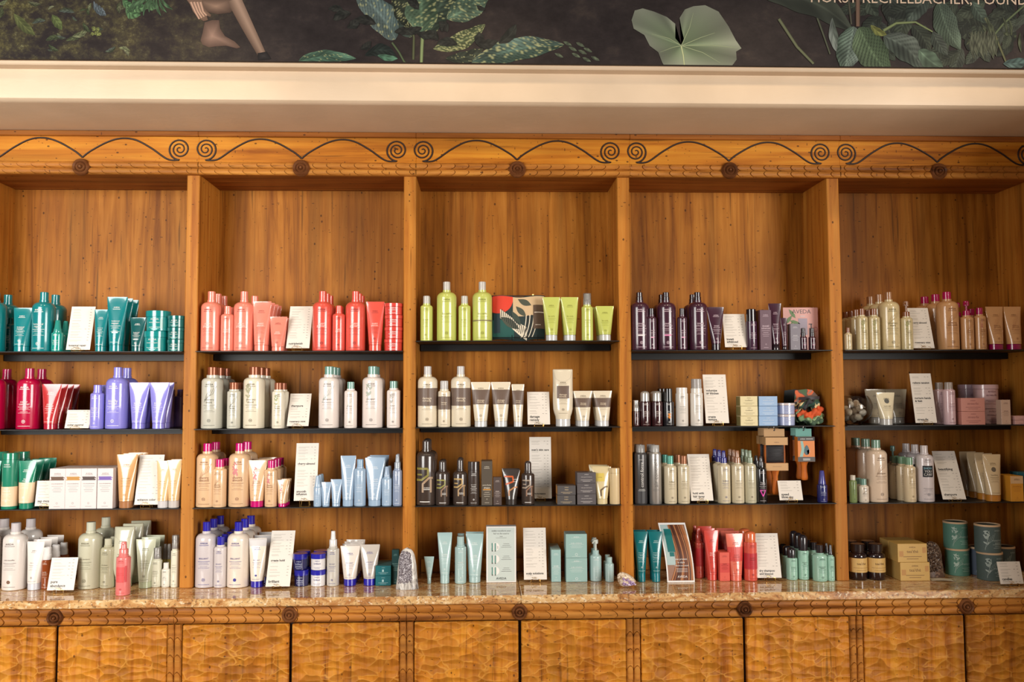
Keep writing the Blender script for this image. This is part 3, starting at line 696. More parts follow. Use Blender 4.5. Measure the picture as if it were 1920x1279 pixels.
def put(cell, t, cols, y=0.0, pitch=1.0, base=None, dx=0.0, rz=None, jit=1.0, dz=0.0):
    """cols: (pixel of the front one's centre, number standing one behind another[, which rows to build])"""
    k, j = cell; z = SH[cell]
    for c in cols:
        px, n = c[0], c[1]; rows = c[2] if len(c) > 2 else range(n)
        wpx = t['w']
        if base is not None:
            P = at_z(px, base, z); s = mpp(P); yf = P.y
        else:
            yf = -.016 + y; s = mpp(at(px, 700, yf + .04))
        if t['kind'] == 'box': dep = t['o'].get('d', 1.0) * t['w'] * s
        elif t['kind'] == 'tube': dep = t['w'] * t['o'].get('capw', .7) * 1.04 * s
        elif t['kind'] == 'tottle': dep = t['w'] * s * .86
        else: dep = t['w'] * s
        yc = yf + dep / 2
        x = at(px, 700 if base is None else base - t['h'] / 2, yc).x
        rows = list(rows); back = DEP - dep / 2 - (.0015 if z > 1 else .0135)
        step = dep * 1.008 * max(1, pitch)
        if rows[-1] and yc + rows[-1] * step > back: step = max((back - yc) / rows[-1], dep * 1.001)
        while rows[-1] and yc + rows[-1] * step > back + .0004: rows.pop(); DROPPED.append(t['look'])
        hw_ = t['w'] * s / 2 + .0008
        if yc + dep / 2 > 0: x = max(xpost(k - 1) + PW + hw_, min(xpost(k) - hw_, x))
        for i in rows:
            o = instance(t, s)
            yy = min(yc + i * step, back)
            a = (rz if rz is not None else RN.uniform(-.09, .09) * jit) if t['kind'] != 'box' else (rz or RN.uniform(-.01, .01))
            o.location = (max(xpost(k - 1) + PW + hw_, min(xpost(k) - hw_, x + dx * i)) if yc + dep / 2 > 0 else x + dx * i, yy, z + dz); o.rotation_euler = (0, 0, a)
            PLACED.append(dict(o=o, t=t, cell=cell, cx=px, row=i, n=len(list(rows)), lv=0, nl=1))
def stack(cell, t, px, n, y=0.0, base=None, rows=1, jx=.0, rz=0.0, tilt=None):
    k, j = cell; z = SH[cell]
    if base is not None: P = at_z(px, base, z); s = mpp(P); yf = P.y
    else: yf = -.016 + y; s = mpp(at(px, 700, yf + .04))
    dep = (t['o'].get('d', 1.0) if t['kind'] == 'box' else 1) * t['w'] * s; yc = yf + dep / 2
    x = at(px, 700 if base is None else base - t['h'], yc).x
    hw_ = t['w'] * s / 2 + .0008 + (max(map(abs, jx)) if isinstance(jx, list) else jx); x = max(xpost(k - 1) + PW + hw_, min(xpost(k) - hw_, x))
    for r in range(rows):
        for i in range(n):
            o = instance(t, s); o.location = (x + (jx[i] if isinstance(jx, (list, tuple)) else RN.uniform(-1, 1) * jx), yc + r * dep * 1.02, z + i * t['H'] + .0002 * i); o.rotation_euler = (0, 0, rz + RN.uniform(-.02, .02))
            PLACED.append(dict(o=o, t=t, cell=cell, cx=px, row=r, n=rows, lv=i, nl=n))
def ordinal(i, n):
    if n == 1: return ''
    if n == 2: return ('left', 'right')[i]
    if n == 3: return ('left', 'middle', 'right')[i]
    return 'leftmost' if i == 0 else 'rightmost' if i == n - 1 else ('second', 'third', 'fourth', 'fifth', 'sixth')[i - 1] + ' from left'
def finish_labels():
    groups = {}
    for p in PLACED: groups.setdefault((p['cell'], p['t']['look']), []).append(p)
    for (cell, look), L in groups.items():
        cols = sorted({p['cx'] for p in L}); where = '%s, %s' % (SHN[cell[1]], BAY[cell[0]])
        for p in L:
            same = sorted({q['row'] for q in L if q['cx'] == p['cx']}); ri = same.index(p['row']); nr = len(same)
            wds = [ordinal(cols.index(p['cx']), len(cols))]
            if nr == 2: wds.append(('front', 'rear')[ri])
            elif nr > 2: wds.append('front' if ri == 0 else 'rearmost' if ri == nr - 1 else ('second', 'third', 'fourth')[ri - 1] + ' back')
            if p['nl'] == 2: wds.append(('lower', 'upper')[p['lv']])
            elif p['nl'] == 3: wds.append(('bottom', 'middle', 'top')[p['lv']])
            elif p['nl'] > 3: wds.append(('bottom', 'second lowest', 'second highest', 'top')[p['lv']])
            wds = [q for q in wds if q]
            lab = look + (', ' + ' '.join(wds) + ' one' if wds else '') + ', ' + where
            tag(p['o'], lab, p['t']['cat'], ('%s, %s' % (look, where)) if len(L) > 1 else None)
# ================================================================ leftmost bay
TEAL = (12, 128, 132); TEAL_SHADE = (10, 98, 100)
c = (0, 0)
tl = T('bottle', 'shampoo_bottle', 'bottle', 'tall teal bottle with white lettering', 40, 113, TEAL, TEAL, name=['botanical', 'repair.'])
put(c, tl, [(-13, 2), (79, 2)], pitch=1.08)
tt = T('tube', 'cream_tube', 'tube', 'mid-sized teal tube', 34.5, 83, TEAL, TEAL, name=['botanical', 'repair.'], capw=.80)
put(c, tt, [(40, 2)])
put(c, T('bottle', 'treatment_bottle', 'bottle', 'small teal bottle with painted shade, half hidden by tube', 17, 65, TEAL_SHADE, TEAL_SHADE, name=['botanical', 'repair.'], capw=.5), [(17, 1)], y=.10)  # shade behind the tube is put into the darker teal
put(c, T('bottle', 'spray_bottle', 'bottle', 'little teal green spray with pointed cap', 21, 59, (18, 150, 136), (60, 178, 164), name=['botanical', 'repair.'], cap='taper', caph=.36, capw=.66, captrans=.4, rough=.12), [(106, 3)], dx=.012)
put(c, T('tube', 'cream_tube', 'tube', 'narrow teal tube', 24.5, 79, TEAL, TEAL, name=['botanical', 'repair.'], capw=.78), [(187.5, 2)])
put(c, T('tube', 'cream_tube', 'tube', 'big tall teal tube', 37, 103, TEAL, TEAL, name=['botanical', 'repair.'], capw=.68, plate=(225, 235, 230)), [(217, 3)])
put(c, T('tube', 'cream_tube', 'tube', 'short dark teal tube', 30, 64, (12, 88, 88), (12, 88, 88), name=['botanical', 'repair.'], capw=.72, plate=(225, 235, 230)), [(257, 1)])
stack(c, T('jar', 'masque_jar', 'jar', 'big glossy teal jar', 45, 38.2, (14, 140, 138), (14, 140, 138), name=['botanical repair.'], plate=(150, 225, 215), blocks=[(.28, .09, .12, .6, (190, 220, 216))]), 293.5, 2, jx=[-.004, .004])
stack(c, T('jar', 'masque_jar', 'jar', 'small glossy dark teal jar', 33, 22.3, (10, 104, 100), (10, 104, 100), name=['botanical repair.'], plate=(120, 215, 200)), 331, 3, jx=.001)
c = (0, 1)
CRIM = (186, 8, 62)
put(c, T('bottle', 'shampoo_bottle', 'bottle', 'tall crimson bottle with white lettering', 42, 114, CRIM, (176, 20, 78), name=['color', 'control']), [(-11, 2), (56, 2)], pitch=1.05)
put(c, T('tube', 'cream_tube', 'tube', 'red tube with white lettering', 35, 84, (196, 48, 50), (176, 26, 50), name=['color', 'control'], capw=.67), [(98, 4)])
LAV = (146, 140, 224)
put(c, T('bottle', 'shampoo_bottle', 'bottle', 'small lavender bottle', 24.5, 82, LAV, LAV, name=['blonde', 'revival.'], capw=.58, caph=.145), [(184, 2)], dx=.006)
put(c, T('bottle', 'shampoo_bottle', 'bottle', 'tall lavender bottle', 41, 115, LAV, LAV, name=['blonde', 'revival.'], capw=.37), [(221.5, 2)])
put(c, T('tube', 'cream_tube', 'tube', 'lavender tube', 37, 86, LAV, LAV, name=['blonde', 'revival.'], capw=.62), [(262, 2), (300, 2)], jit=.4)
put(c, T('bottle', 'treatment_bottle', 'bottle', 'short purple bottle with painted shade by upright', 18, 70, (112, 92, 150), (112, 92, 150), print=0, capw=.6), [(323, 1), (339, 1)], y=.19)  # dusky purple carries the upright's shade in its base colour
c = (0, 2)
GRN = (34, 134, 104); BEI = (240, 208, 170)
gt = T('tube', 'cream_tube', 'tube', 'green tube with beige lower half', 34, 88, GRN, GRN, name=['sap', 'moss'], capw=.7, band=[(.125, .55, BEI)], name_z=.66)
put(c, gt, [(-9, 1), (57, 4)])
put(c, T('can', 'conditioner_canister', 'canister', 'tall green canister with beige lower half', 28.5, 103, GRN, GRN, name=['sap', 'moss'], lidh=.12, lidw=.99, band=[(.05, .40, BEI)], name_z=.42), [(26, 2), (-14, 2, [1])], pitch=1.3)
for i, (px, br, nm) in enumerate(((122, (104, 72, 48), 'dark brown'), (151, (196, 140, 52), 'golden'), (180, (74, 52, 44), 'blackish brown'), (210, (120, 92, 176), 'violet'))):
    put(c, T('box', 'carton_box', 'box', 'white carton with %s paint stroke' % nm, 28.6, 74, (226, 212, 208), None, (110, 96, 92), d=1.25, brush=br, name=['COLOR RENEWAL'], name_z=.62, side=None), [(px, 2)])
put(c, T('tube', 'cream_tube', 'tube', 'tan tube with bronze cap', 37, 98, (218, 166, 108), (176, 118, 74), (140, 98, 60), name=['sun care'], capw=.66, caph=.13), [(242.5, 3)])
put(c, T('tube', 'cream_tube', 'tube', 'small cream tube with clear cap', 26, 86, (240, 202, 150), (214, 208, 206), (140, 110, 80), name=['sun care'], capw=.74, caph=.15), [(311, 1)])
put(c, T('tube', 'cream_tube', 'tube', 'cream tube against the right upright', 27, 87, (236, 196, 142), (206, 196, 188), (140, 110, 80), name=['sun care'], capw=.7, caph=.15), [(334, 1), (337, 2, [1])])
c = (0, 3)
WL = (236, 226, 218)
put(c, T('bottle', 'shampoo_bottle', 'bottle', 'tall white bottle with brown dot', 43, 124, WL, (226, 216, 216), (120, 108, 104), name=['curly benefits'], capw=.39, caph=.13, ringfill=1, ringc=(120, 78, 46), captrans=.2), [(28.5, 2), (-23, 2)], base=1108.5, pitch=1.25, jit=.4)
put(c, T('tube', 'cream_tube', 'tube', 'white tube with clear cap', 33.5, 89, (244, 234, 226), (214, 214, 220), (130, 116, 112), name=['curly benefits'], capw=.72, caph=.14, ringc=(90, 76, 70)), [(66, 4)], base=1107.5)
put(c, T('bottle', 'serum_bottle', 'bottle', 'amber serum bottle with white pump top', 19.5, 77, (150, 70, 28), (240, 234, 230), (240, 220, 200), name=['curly'], caph=.29, capw=.78, neck=.02, cap='step', rough=.12), [(88.5, 3)], base=1106, dx=.006, pitch=1.35)
SAGE = (206, 202, 176)
put(c, T('bottle', 'shampoo_bottle', 'bottle', 'tall sage bottle', 43, 123, SAGE, (208, 206, 184), (120, 116, 92), name=['pure abundance'], capw=.38, caph=.13), [(169.5, 2)], base=1106, pitch=1.5)
put(c, T('bottle', 'shampoo_bottle', 'bottle', 'small sage bottle', 26, 91, (196, 190, 160), SAGE, (110, 104, 80), name=['abundance'], capw=.5), [(202, 2)], base=1104)
put(c, T('tottle', 'squeeze_bottle', 'bottle', 'big flat topped sage squeeze bottle', 39, 112, SAGE, (190, 196, 160), (120, 116, 92), name=['pure abundance']), [(233.5, 3)], base=1103, pitch=1.15)
put(c, T('bottle', 'spray_bottle', 'bottle', 'coral pink spray at the worktop edge', 26.5, 99, (238, 128, 124), (240, 132, 126), (200, 60, 66), name=['nutri', 'plenish'], cap='spray', caph=.24, capw=.62, blocks=[(-.05, .62, .26, .54, (226, 88, 88)), (.36, .14, .26, .56, (216, 70, 74))]), [(231.5, 1)], base=1118)
put(c, T('tube', 'cream_tube', 'tube', 'sage tube', 36, 90, (204, 206, 178), (196, 206, 170), (110, 112, 90), name=['pure abundance'], capw=.64, caph=.13), [(273, 3)], base=1104)
put(c, T('bottle', 'spray_bottle', 'bottle', 'short pale spray bottle', 19.5, 72, (228, 226, 202), (222, 218, 212), (120, 120, 100), name=['abundance'], cap='spray', caph=.27, capw=.7, over=1), [(294, 1)], base=1102)
put(c, T('bottle', 'treatment_bottle', 'bottle', 'tiny white bottle in front of oil bottles', 16.5, 45, (232, 228, 214), (238, 232, 224), (120, 120, 110), name=['style'], capw=.62, caph=.22), [(311.5, 1)], base=1102)
put(c, T('bottle', 'oil_bottle', 'bottle', 'yellowish oil bottle with clear top', 15, 73, (206, 186, 96), (206, 200, 190), (110, 100, 60), name=['oil'], cap='taper', caph=.38, capw=.7, trans=.3, captrans=.5), [(309.5, 1), (317, 1)], base=1095)
put(c, T('bottle', 'spray_bottle', 'bottle', 'slim tall pale spray by the upright', 15.5, 95, (232, 228, 204), (226, 220, 214), (110, 110, 90), name=['abundance'], cap='spray', caph=.25, capw=.72, over=1), [(328.5, 1)], base=1102)
# ================================================================ second bay
c = (1, 0)
COR = (247, 142, 120); COD = (232, 90, 74)
INK = (150, 60, 54)
cl = T('bottle', 'shampoo_bottle', 'bottle', 'tall light coral bottle', 37.5, 113.5, COR, COR, INK, name=['nutri', 'plenish.'], nameink=(255, 226, 214), capw=.37, caph=.145)
put(c, cl, [(394.5, 3), (456, 3, [0, 2])], pitch=.985)
put(c, T('bottle', 'shampoo_bottle', 'bottle', 'small light coral bottle', 24, 85, COR, COR, INK, name=['nutri', 'plenish.'], nameink=(255, 226, 214), capw=.48, caph=.14), [(425, 2)])
put(c, T('tube', 'cream_tube', 'tube', 'light coral tube', 35, 94, COR, COR, INK, name=['nutri', 'plenish.'], nameink=(255, 226, 214), capw=.74), [(489.5, 4)])
put(c, T('tube', 'cream_tube', 'tube', 'short light coral tube', 32.5, 65, COR, COR, INK, name=['nutri', 'plenish.'], nameink=(255, 226, 214), capw=.72), [(521, 2)])
cd = T('bottle', 'shampoo_bottle', 'bottle', 'tall deep coral bottle', 37.5, 113.5, COD, COD, (140, 40, 40), name=['nutri', 'plenish.'], nameink=(255, 226, 214), capw=.37, caph=.145)
put(c, cd, [(604, 3), (666, 3)], pitch=.985)
put(c, T('bottle', 'shampoo_bottle', 'bottle', 'small deep coral bottle', 23.5, 85.5, COD, COD, (140, 40, 40), name=['nutri', 'plenish.'], nameink=(255, 226, 214), capw=.48, caph=.14), [(634.5, 2)])
put(c, T('tube', 'cream_tube', 'tube', 'deep coral tube', 34, 93, COD, COD, (140, 40, 40), name=['nutri', 'plenish.'], nameink=(255, 226, 214), capw=.68), [(703, 1)])
stack(c, T('jar', 'masque_jar', 'jar', 'deep coral masque jar', 35.5, 22.4, (222, 70, 60), (226, 76, 64), name=['nutriplenish.']), 738, 4, jx=.001)
c = (1, 1)
ROSG = (206, 202, 186); ROSC = (236, 224, 200); BRN = (150, 84, 56)
put(c, T('bottle', 'shampoo_bottle', 'bottle', 'tall greyish bottle with brown cap', 39.5, 115, ROSG, BRN, (92, 92, 84), name=['rosemary', 'mint'], capw=.48, caph=.13, neck=.045, neckw=1.15, art=2, capmetal=.35, sh=.9), [(399, 3)], pitch=.92)
put(c, T('bottle', 'shampoo_bottle', 'bottle', 'small greyish bottle with brown cap', 24.5, 86, ROSG, BRN, (92, 92, 84), name=['rosemary', 'mint'], capw=.66, caph=.15, art=2, capmetal=.35), [(439.5, 2)], dx=.006)
put(c, T('bottle', 'shampoo_bottle', 'bottle', 'tall cream bottle with brown cap', 39.5, 115, ROSC, BRN, (110, 100, 76), name=['rosemary', 'mint'], capw=.48, caph=.13, neck=.045, neckw=1.15, art=1, artc=(176, 172, 140), capmetal=.35, sh=.9), [(477.5, 3)], pitch=.92)
put(c, T('bottle', 'shampoo_bottle', 'bottle', 'small cream bottle with brown cap', 24, 85, (236, 226, 204), BRN, (110, 110, 84), name=['rosemary', 'mint'], capw=.66, caph=.15, art=1, artc=(170, 176, 130), capmetal=.35), [(523, 2)], dx=.004)
SHW = (242, 228, 220); SGR = (120, 164, 152)
put(c, T('bottle', 'shampoo_bottle', 'bottle', 'tall white bottle with green cap and reed print', 38, 115, SHW, SGR, (110, 108, 104), name=['shampure'], capw=.45, caph=.13, neck=.045, neckw=1.15, art=4, artc=(170, 190, 180), sh=.9), [(617.5, 3)], pitch=.92)
put(c, T('bottle', 'shampoo_bottle', 'bottle', 'small white bottle with green cap and reed print', 23.5, 86, SHW, SGR, (110, 108, 104), name=['shampure'], capw=.56, caph=.15, art=4, artc=(170, 190, 180)), [(658, 1)])
put(c, T('bottle', 'shampoo_bottle', 'bottle', 'tall white bottle with green cap and fern print', 38, 115, SHW, SGR, (110, 108, 104), name=['shampure'], capw=.45, caph=.13, neck=.045, neckw=1.15, art=5, artc=(180, 186, 172), sh=.9), [(699, 2)], pitch=.92)
put(c, T('bottle', 'shampoo_bottle', 'bottle', 'small white bottle with green cap and fern print', 24.5, 87, SHW, SGR, (110, 108, 104), name=['shampure'], capw=.56, caph=.15, art=5, artc=(190, 186, 180)), [(738, 2)])
c = (1, 2)
CHT = (232, 192, 150); MAG = (206, 0, 112)
CI = (150, 100, 70)
ca = T('bottle', 'shampoo_bottle', 'bottle', 'tall tan bottle with magenta cap and reed print', 39, 117, CHT, MAG, CI, name=['cherry', 'almond'], capw=.41, caph=.125, art=6, artc=(206, 160, 120))
put(c, ca, [(388, 2)], pitch=1.25)
put(c, T('bottle', 'shampoo_bottle', 'bottle', 'small tan bottle with magenta cap and reed print', 25, 88, CHT, MAG, CI, name=['cherry', 'almond'], capw=.6, caph=.16, art=6, artc=(206, 160, 120)), [(415.5, 2)], dx=.008)
put(c, T('bottle', 'shampoo_bottle', 'bottle', 'tall tan bottle with magenta cap and pink blossom', 39.5, 117, CHT, MAG, CI, name=['cherry', 'almond'], capw=.41, caph=.125, art=7, artc=(218, 132, 132)), [(452.5, 2)], pitch=1.25)
put(c, T('tube', 'cream_tube', 'tube', 'tan tube with magenta cap and pink blossom', 35, 85, CHT, MAG, CI, name=['cherry', 'almond'], capw=.68, caph=.13, art=7, artc=(218, 132, 132)), [(485.5, 3)], pitch=1.6)
put(c, T('bottle', 'shampoo_bottle', 'bottle', 'small tan bottle with magenta cap and pink blossom', 23.5, 85, CHT, MAG, CI, name=['cherry', 'almond'], capw=.58, caph=.16, art=7, artc=(218, 132, 132)), [(511.5, 4)], pitch=.98)
put(c, T('tube', 'cream_tube', 'tube', 'little tan tube with magenta cap', 19.5, 49, CHT, MAG, CI, name=['cherry', 'almond'], capw=.72, caph=.13, art=7, artc=(218, 132, 132)), [(532.5, 3)])
BLU = (164, 188, 212); BI = (236, 242, 248)
put(c, T('bottle', 'spray_bottle', 'bottle', 'tiny pale blue bottle with tapered cap', 15, 56.5, BLU, BLU, BI, name=['smooth'], cap='taper', caph=.36, capw=.8, neck=.02), [(598, 3)], pitch=1.2)
put(c, T('tube', 'cream_tube', 'tube', 'little pale blue tube', 18, 44.5, BLU, BLU, BI, name=['smooth'], capw=.74), [(613.5, 1)])
put(c, T('tube', 'cream_tube', 'tube', 'slightly larger pale blue tube', 20.5, 49.5, BLU, BLU, BI, name=['smooth'], capw=.7), [(632.5, 1)])
put(c, T('tube', 'cream_tube', 'tube', 'tall slim pale blue tube', 28, 92.5, BLU, BLU, BI, name=['smooth'], capw=.70, caph=.13), [(654.5, 1)])
put(c, T('bottle', 'shampoo_bottle', 'bottle', 'pale blue bottle with step cap', 21.5, 86, BLU, (140, 172, 200), BI, name=['smooth'], capw=.56, caph=.16, sh=1.5), [(676.5, 1)])
put(c, T('tube', 'cream_tube', 'tube', 'wide pale blue tube', 36.5, 88, BLU, BLU, BI, name=['smooth', 'infusion'], capw=.64, caph=.13), [(704, 4)])
put(c, T('bottle', 'spray_bottle', 'bottle', 'short pale blue bottle', 18.5, 72, BLU, (160, 180, 204), BI, name=['smooth'], caph=.26, capw=.62, cap='taper'), [(726.5, 2)], dx=.006)
put(c, T('bottle', 'spray_bottle', 'bottle', 'tall pale blue spray beside the upright', 17, 94, (146, 160, 186), (158, 168, 180), BI, name=['smooth'], cap='spray', caph=.27, capw=.66), [(746, 2)])
c = (1, 3)
BLUC = (40, 36, 168); BINK = (70, 66, 140)
put(c, T('bottle', 'shampoo_bottle', 'bottle', 'tall greyish bottle with blue cap', 39.5, 121, (214, 204, 204), BLUC, BINK, name=['BRILLIANT'], capw=.36, caph=.14), [(381.5, 3)], base=1103.5, pitch=1.25)
put(c, T('bottle', 'shampoo_bottle', 'bottle', 'small greyish bottle with blue cap', 24, 94, (216, 206, 204), BLUC, BINK, name=['BRILLIANT'], capw=.56, caph=.16), [(413.5, 4)], base=1103, pitch=1.25)
put(c, T('bottle', 'shampoo_bottle', 'bottle', 'tall cream bottle with blue cap and blue dot', 41, 121, (242, 226, 210), BLUC, BINK, name=['BRILLIANT'], capw=.37, caph=.14, ringfill=1, ringc=(44, 40, 140)), [(447, 3)], base=1103.5, pitch=1.2)
put(c, T('tube', 'cream_tube', 'tube', 'cream tube with clear top and blue cap', 33.5, 90, (240, 226, 208), BLUC, BINK, name=['BRILLIANT'], capw=.72, caph=.13, band=[(.84, .99, (206, 200, 198))], ringfill=1, ringc=(60, 56, 140)), [(483, 3)], base=1102.5, pitch=1.5)
jb = T('jar', 'pomade_jar', 'jar', 'dark blue pomade jar', 27.5, 30, (26, 26, 84), (36, 36, 150), (200, 205, 230), name=['brilliant', 'pomade'], lidh=.34)
stack(c, jb, 564, 2, base=1100.5, rows=2, jx=[.003, -.003])
jw = T('jar', 'pomade_jar', 'jar', 'white jar with blue lid', 28.5, 30, (236, 232, 232), (40, 40, 170), (100, 100, 150), name=['brilliant'], lidh=.30)
stack(c, jw, 596.5, 2, base=1100.5, rows=2, jx=.001)
put(c, T('bottle', 'spray_bottle', 'bottle', 'tall greyish spray with white nozzle', 23, 101.5, (206, 200, 190), (238, 234, 230), BINK, name=['BRILLIANT'], cap='spray', caph=.28, capw=.62), [(624.5, 1)], base=1100)
put(c, T('tube', 'cream_tube', 'tube', 'white tube with blue cap', 37, 73, (238, 226, 214), BLUC, BINK, name=['BRILLIANT'], capw=.62, caph=.17), [(656.5, 4)], base=1099.5)
put(c, T('tube', 'cream_tube', 'tube', 'translucent grey tube with blue cap', 37, 75, (204, 194, 184), BLUC, BINK, name=['BRILLIANT'], capw=.62, caph=.17, rough=.18), [(693.5, 1)], base=1099)
stack(c, T('box', 'carton_box', 'box', 'low teal carton with pale dot', 29, 18.5, (14, 104, 112), None, (170, 205, 205), d=1.0, flat=1, name=[], blocks=[(-.02, .12, .38, .62, (170, 205, 205))]), 720, 2, base=1098.5, rows=2)
put(c, T('box', 'carton_box', 'box', 'tall dark teal carton behind the geode', 13.5, 64, (14, 66, 66), None, (150, 190, 180), d=1.0, name=['botanical']), [(742, 1)], base=1096)
# ================================================================ middle bay
c = (2, 0)
LIM = (204, 210, 108); LI = (140, 140, 50); FRO = (222, 216, 206)
put(c, T('bottle', 'shampoo_bottle', 'bottle', 'small lime bottle with pale cap', 22.8, 85, LIM, FRO, LI, name=['be curly'], capw=.54, caph=.17, captrans=.25), [(799.5, 2), (871, 2)])
put(c, T('bottle', 'shampoo_bottle', 'bottle', 'tall plain lime bottle with pale cap', 37.3, 112.5, LIM, FRO, LI, name=['be curly'], capw=.36, caph=.14, captrans=.25), [(837.5, 1)])
put(c, T('bottle', 'shampoo_bottle', 'bottle', 'tall lime bottle with grey stripe', 37.3, 112.5, LIM, FRO, LI, name=['be curly'], capw=.36, caph=.14, captrans=.25, band=[(.325, .35, (140, 130, 84))], band_half=1.5), [(904.5, 1)])
lt = T('tube', 'cream_tube', 'tube', 'lime tube with clear cap', 32.5, 82.5, LIM, (206, 204, 198), LI, name=['be curly'], capw=.66, caph=.13)
put(c, lt, [(1034.5, 1), (1069, 2)], jit=.5)
put(c, T('bottle', 'spray_bottle', 'bottle', 'lime spray bottle with clear overcap', 21.5, 88, LIM, (226, 224, 220), LI, name=['be curly'], cap='spray', caph=.23, capw=.62, over=1), [(1102, 1)])
put(c, T('tube', 'cream_tube', 'tube', 'short lime tube with clear cap', 33.5, 65.5, LIM, (206, 204, 198), LI, name=['be curly'], capw=.64, caph=.17), [(1135, 2)], dx=-.006)
c = (2, 1)
DRC = (236, 222, 196); DRB = (112, 92, 80); DI = (124, 104, 84)
drl = T('bottle', 'shampoo_bottle', 'bottle', 'tall cream bottle with dark brown band', 37.5, 113.5, DRC, (226, 222, 220), DI, name=['damage', 'remedy.'], nameink=(240, 220, 190), capw=.37, caph=.135, captrans=.25, band=[(.35, .64, DRB)], name_z=.625)
put(c, drl, [(802, 1), (864, 1)])
put(c, T('bottle', 'treatment_bottle', 'bottle', 'small cream bottle with dark brown band', 23, 86, DRC, (226, 222, 220), DI, name=['damage', 'remedy.'], nameink=(240, 220, 190), capw=.64, caph=.18, captrans=.3, sh=1.2, band=[(.38, .66, DRB)], name_z=.70), [(833, 1)])
put(c, T('tube', 'cream_tube', 'tube', 'cream tube with dark brown band', 36, 83.5, DRC, (214, 212, 210), DI, name=['damage', 'remedy.'], nameink=(240, 220, 190), capw=.64, caph=.13, band=[(.50, .83, DRB)], name_z=.61, brand_z=.97), [(901.5, 1), (939, 1)], jit=.5)
put(c, T('tube', 'cream_tube', 'tube', 'narrow cream tube with dark brown band', 23.5, 79, DRC, (214, 212, 210), DI, name=['damage', 'remedy.'], nameink=(240, 220, 190), capw=.66, caph=.12, band=[(.52, .85, DRB)], name_z=.64, brand_z=.97), [(971, 1)])
put(c, T('tottle', 'squeeze_bottle', 'bottle', 'tall flat topped cream bottle with brown square', 38, 106.5, DRC, (216, 214, 212), DI, name=['damage', 'remedy.'], nameink=(240, 220, 190), block=DRB), [(1055, 1)])
put(c, T('tube', 'cream_tube', 'tube', 'short cream tube with dark brown band', 34.5, 66, DRC, (214, 212, 210), DI, name=['damage', 'remedy.'], nameink=(240, 220, 190), capw=.64, caph=.16, band=[(.54, .80, DRB)], name_z=.68, brand_z=.97), [(1092.5, 2), (1129.5, 2)], jit=.5, dx=-.004)
c = (2, 2)
MEN = (66, 54, 48)
def menstripe(col1, col2):
    def f(p, w, h):
        a, b = M(col1, .4), M(col2, .4); t_ = w * .10
        p.rect(-w * .16, h * .56, w * .62, t_, a); p.rect(-w * .28, h * .47, w * .3, t_ * .8, a)
        p.strip([(-w * .5, h * .39), (-w * .16, h * .39), (w * .16, h * .46), (w * .16, h * .56)], t_, a)
        p.strip([(-w * .1, h * .20), (-w * .1, h * .33), (w * .2, h * .42), (w * .42, h * .42)], t_, b)
        p.strip([(w * .30, h * .20), (w * .30, h * .40)], t_, b)
        p.text('AVEDA', h * .27, w * .3, M(WHT), xc=w * .1, maxh=h * .03); p.rect(w * .1, h * .245, w * .3, h * .008, M(WHT)); p.rect(0, h * .06, w * .5, h * .012, M(WHT))
    return f
put(c, T('bottle', 'shampoo_bottle', 'bottle', 'tall black brown bottle with olive stripes', 38, 121, MEN, (70, 60, 56), name=[], print=0, fn=menstripe((140, 130, 60), (170, 140, 110)), capw=.4, caph=.15, cap='round', rough=.24), [(798, 2)], pitch=1.0)
put(c, T('bottle', 'shampoo_bottle', 'bottle', 'small black brown bottle with olive stripes', 26, 83, MEN, (70, 60, 56), print=0, fn=menstripe((150, 144, 70), (150, 120, 96)), capw=.52, caph=.22, cap='round', rough=.22, sh=1.1), [(830, 2)])
put(c, T('bottle', 'shampoo_bottle', 'bottle', 'small black brown bottle with tan stripes', 27, 86, MEN, (70, 60, 56), print=0, fn=menstripe((190, 156, 96), (176, 140, 96)), capw=.44, caph=.24, cap='round', rough=.22, sh=1.1), [(863, 2)])
put(c, T('can', 'shave_can', 'can', 'black brown can with lid', 21.5, 80, MEN, (64, 54, 50), name=['pure-fume', 'men'], lidh=.2, ring=1), [(888, 1)])
put(c, T('box', 'carton_box', 'box', 'tall grey brown carton', 20.5, 81, (88, 78, 66), None, (230, 220, 200), d=1.0, name=['pure-fume', 'men'], blocks=[(0, .7, .34, .37, (190, 130, 50))], name_z=.46), [(912.5, 2)])
put(c, T('box', 'carton_box', 'box', 'short grey brown carton', 15.5, 51.5, (84, 70, 66), None, (230, 214, 206), d=1.0, name=['men'], name_z=.5), [(932, 1)])
put(c, T('tube', 'cream_tube', 'tube', 'dark tube with orange print', 33, 64.5, (66, 58, 54), (58, 50, 46), print=0, capw=.62, caph=.16, fn=lambda p, w, h: (p.strip([(-w * .38, h * .80), (w * .1, h * .80), (w * .14, h * .66), (-w * .3, h * .58)], w * .09, M((206, 92, 36))), p.strip([(-w * .1, h * .26), (-w * .1, h * .40), (w * .2, h * .50), (w * .36, h * .50)], w * .08, M((190, 130, 80))), p.text('AVEDA', h * .72, w * .26, M(WHT), xc=w * .24, maxh=.004), p.rect(w * .24, h * .66, w * .26, .0012, M(WHT)))), [(957.5, 2)])
put(c, T('bottle', 'shampoo_bottle', 'bottle', 'slim dark bottle in front of tall price card', 24.5, 80, MEN, (72, 62, 58), print=0, fn=menstripe((170, 150, 130), (150, 110, 84)), capw=.52, caph=.24, cap='round', rough=.22, sh=1.1), [(989, 1)])
stack(c, T('box', 'carton_box', 'box', 'low dark carton with orange top', 34, 17.5, (84, 80, 80), None, (214, 190, 150), d=.9, flat=1, name=['men'], side=(190, 130, 60)), 1059, 2, rz=.0)
stack(c, T('box', 'carton_box', 'box', 'low slate grey carton', 35, 19.5, (92, 86, 88), None, (214, 206, 200), d=.9, flat=1, name=['men pure-formance']), 1096, 3)
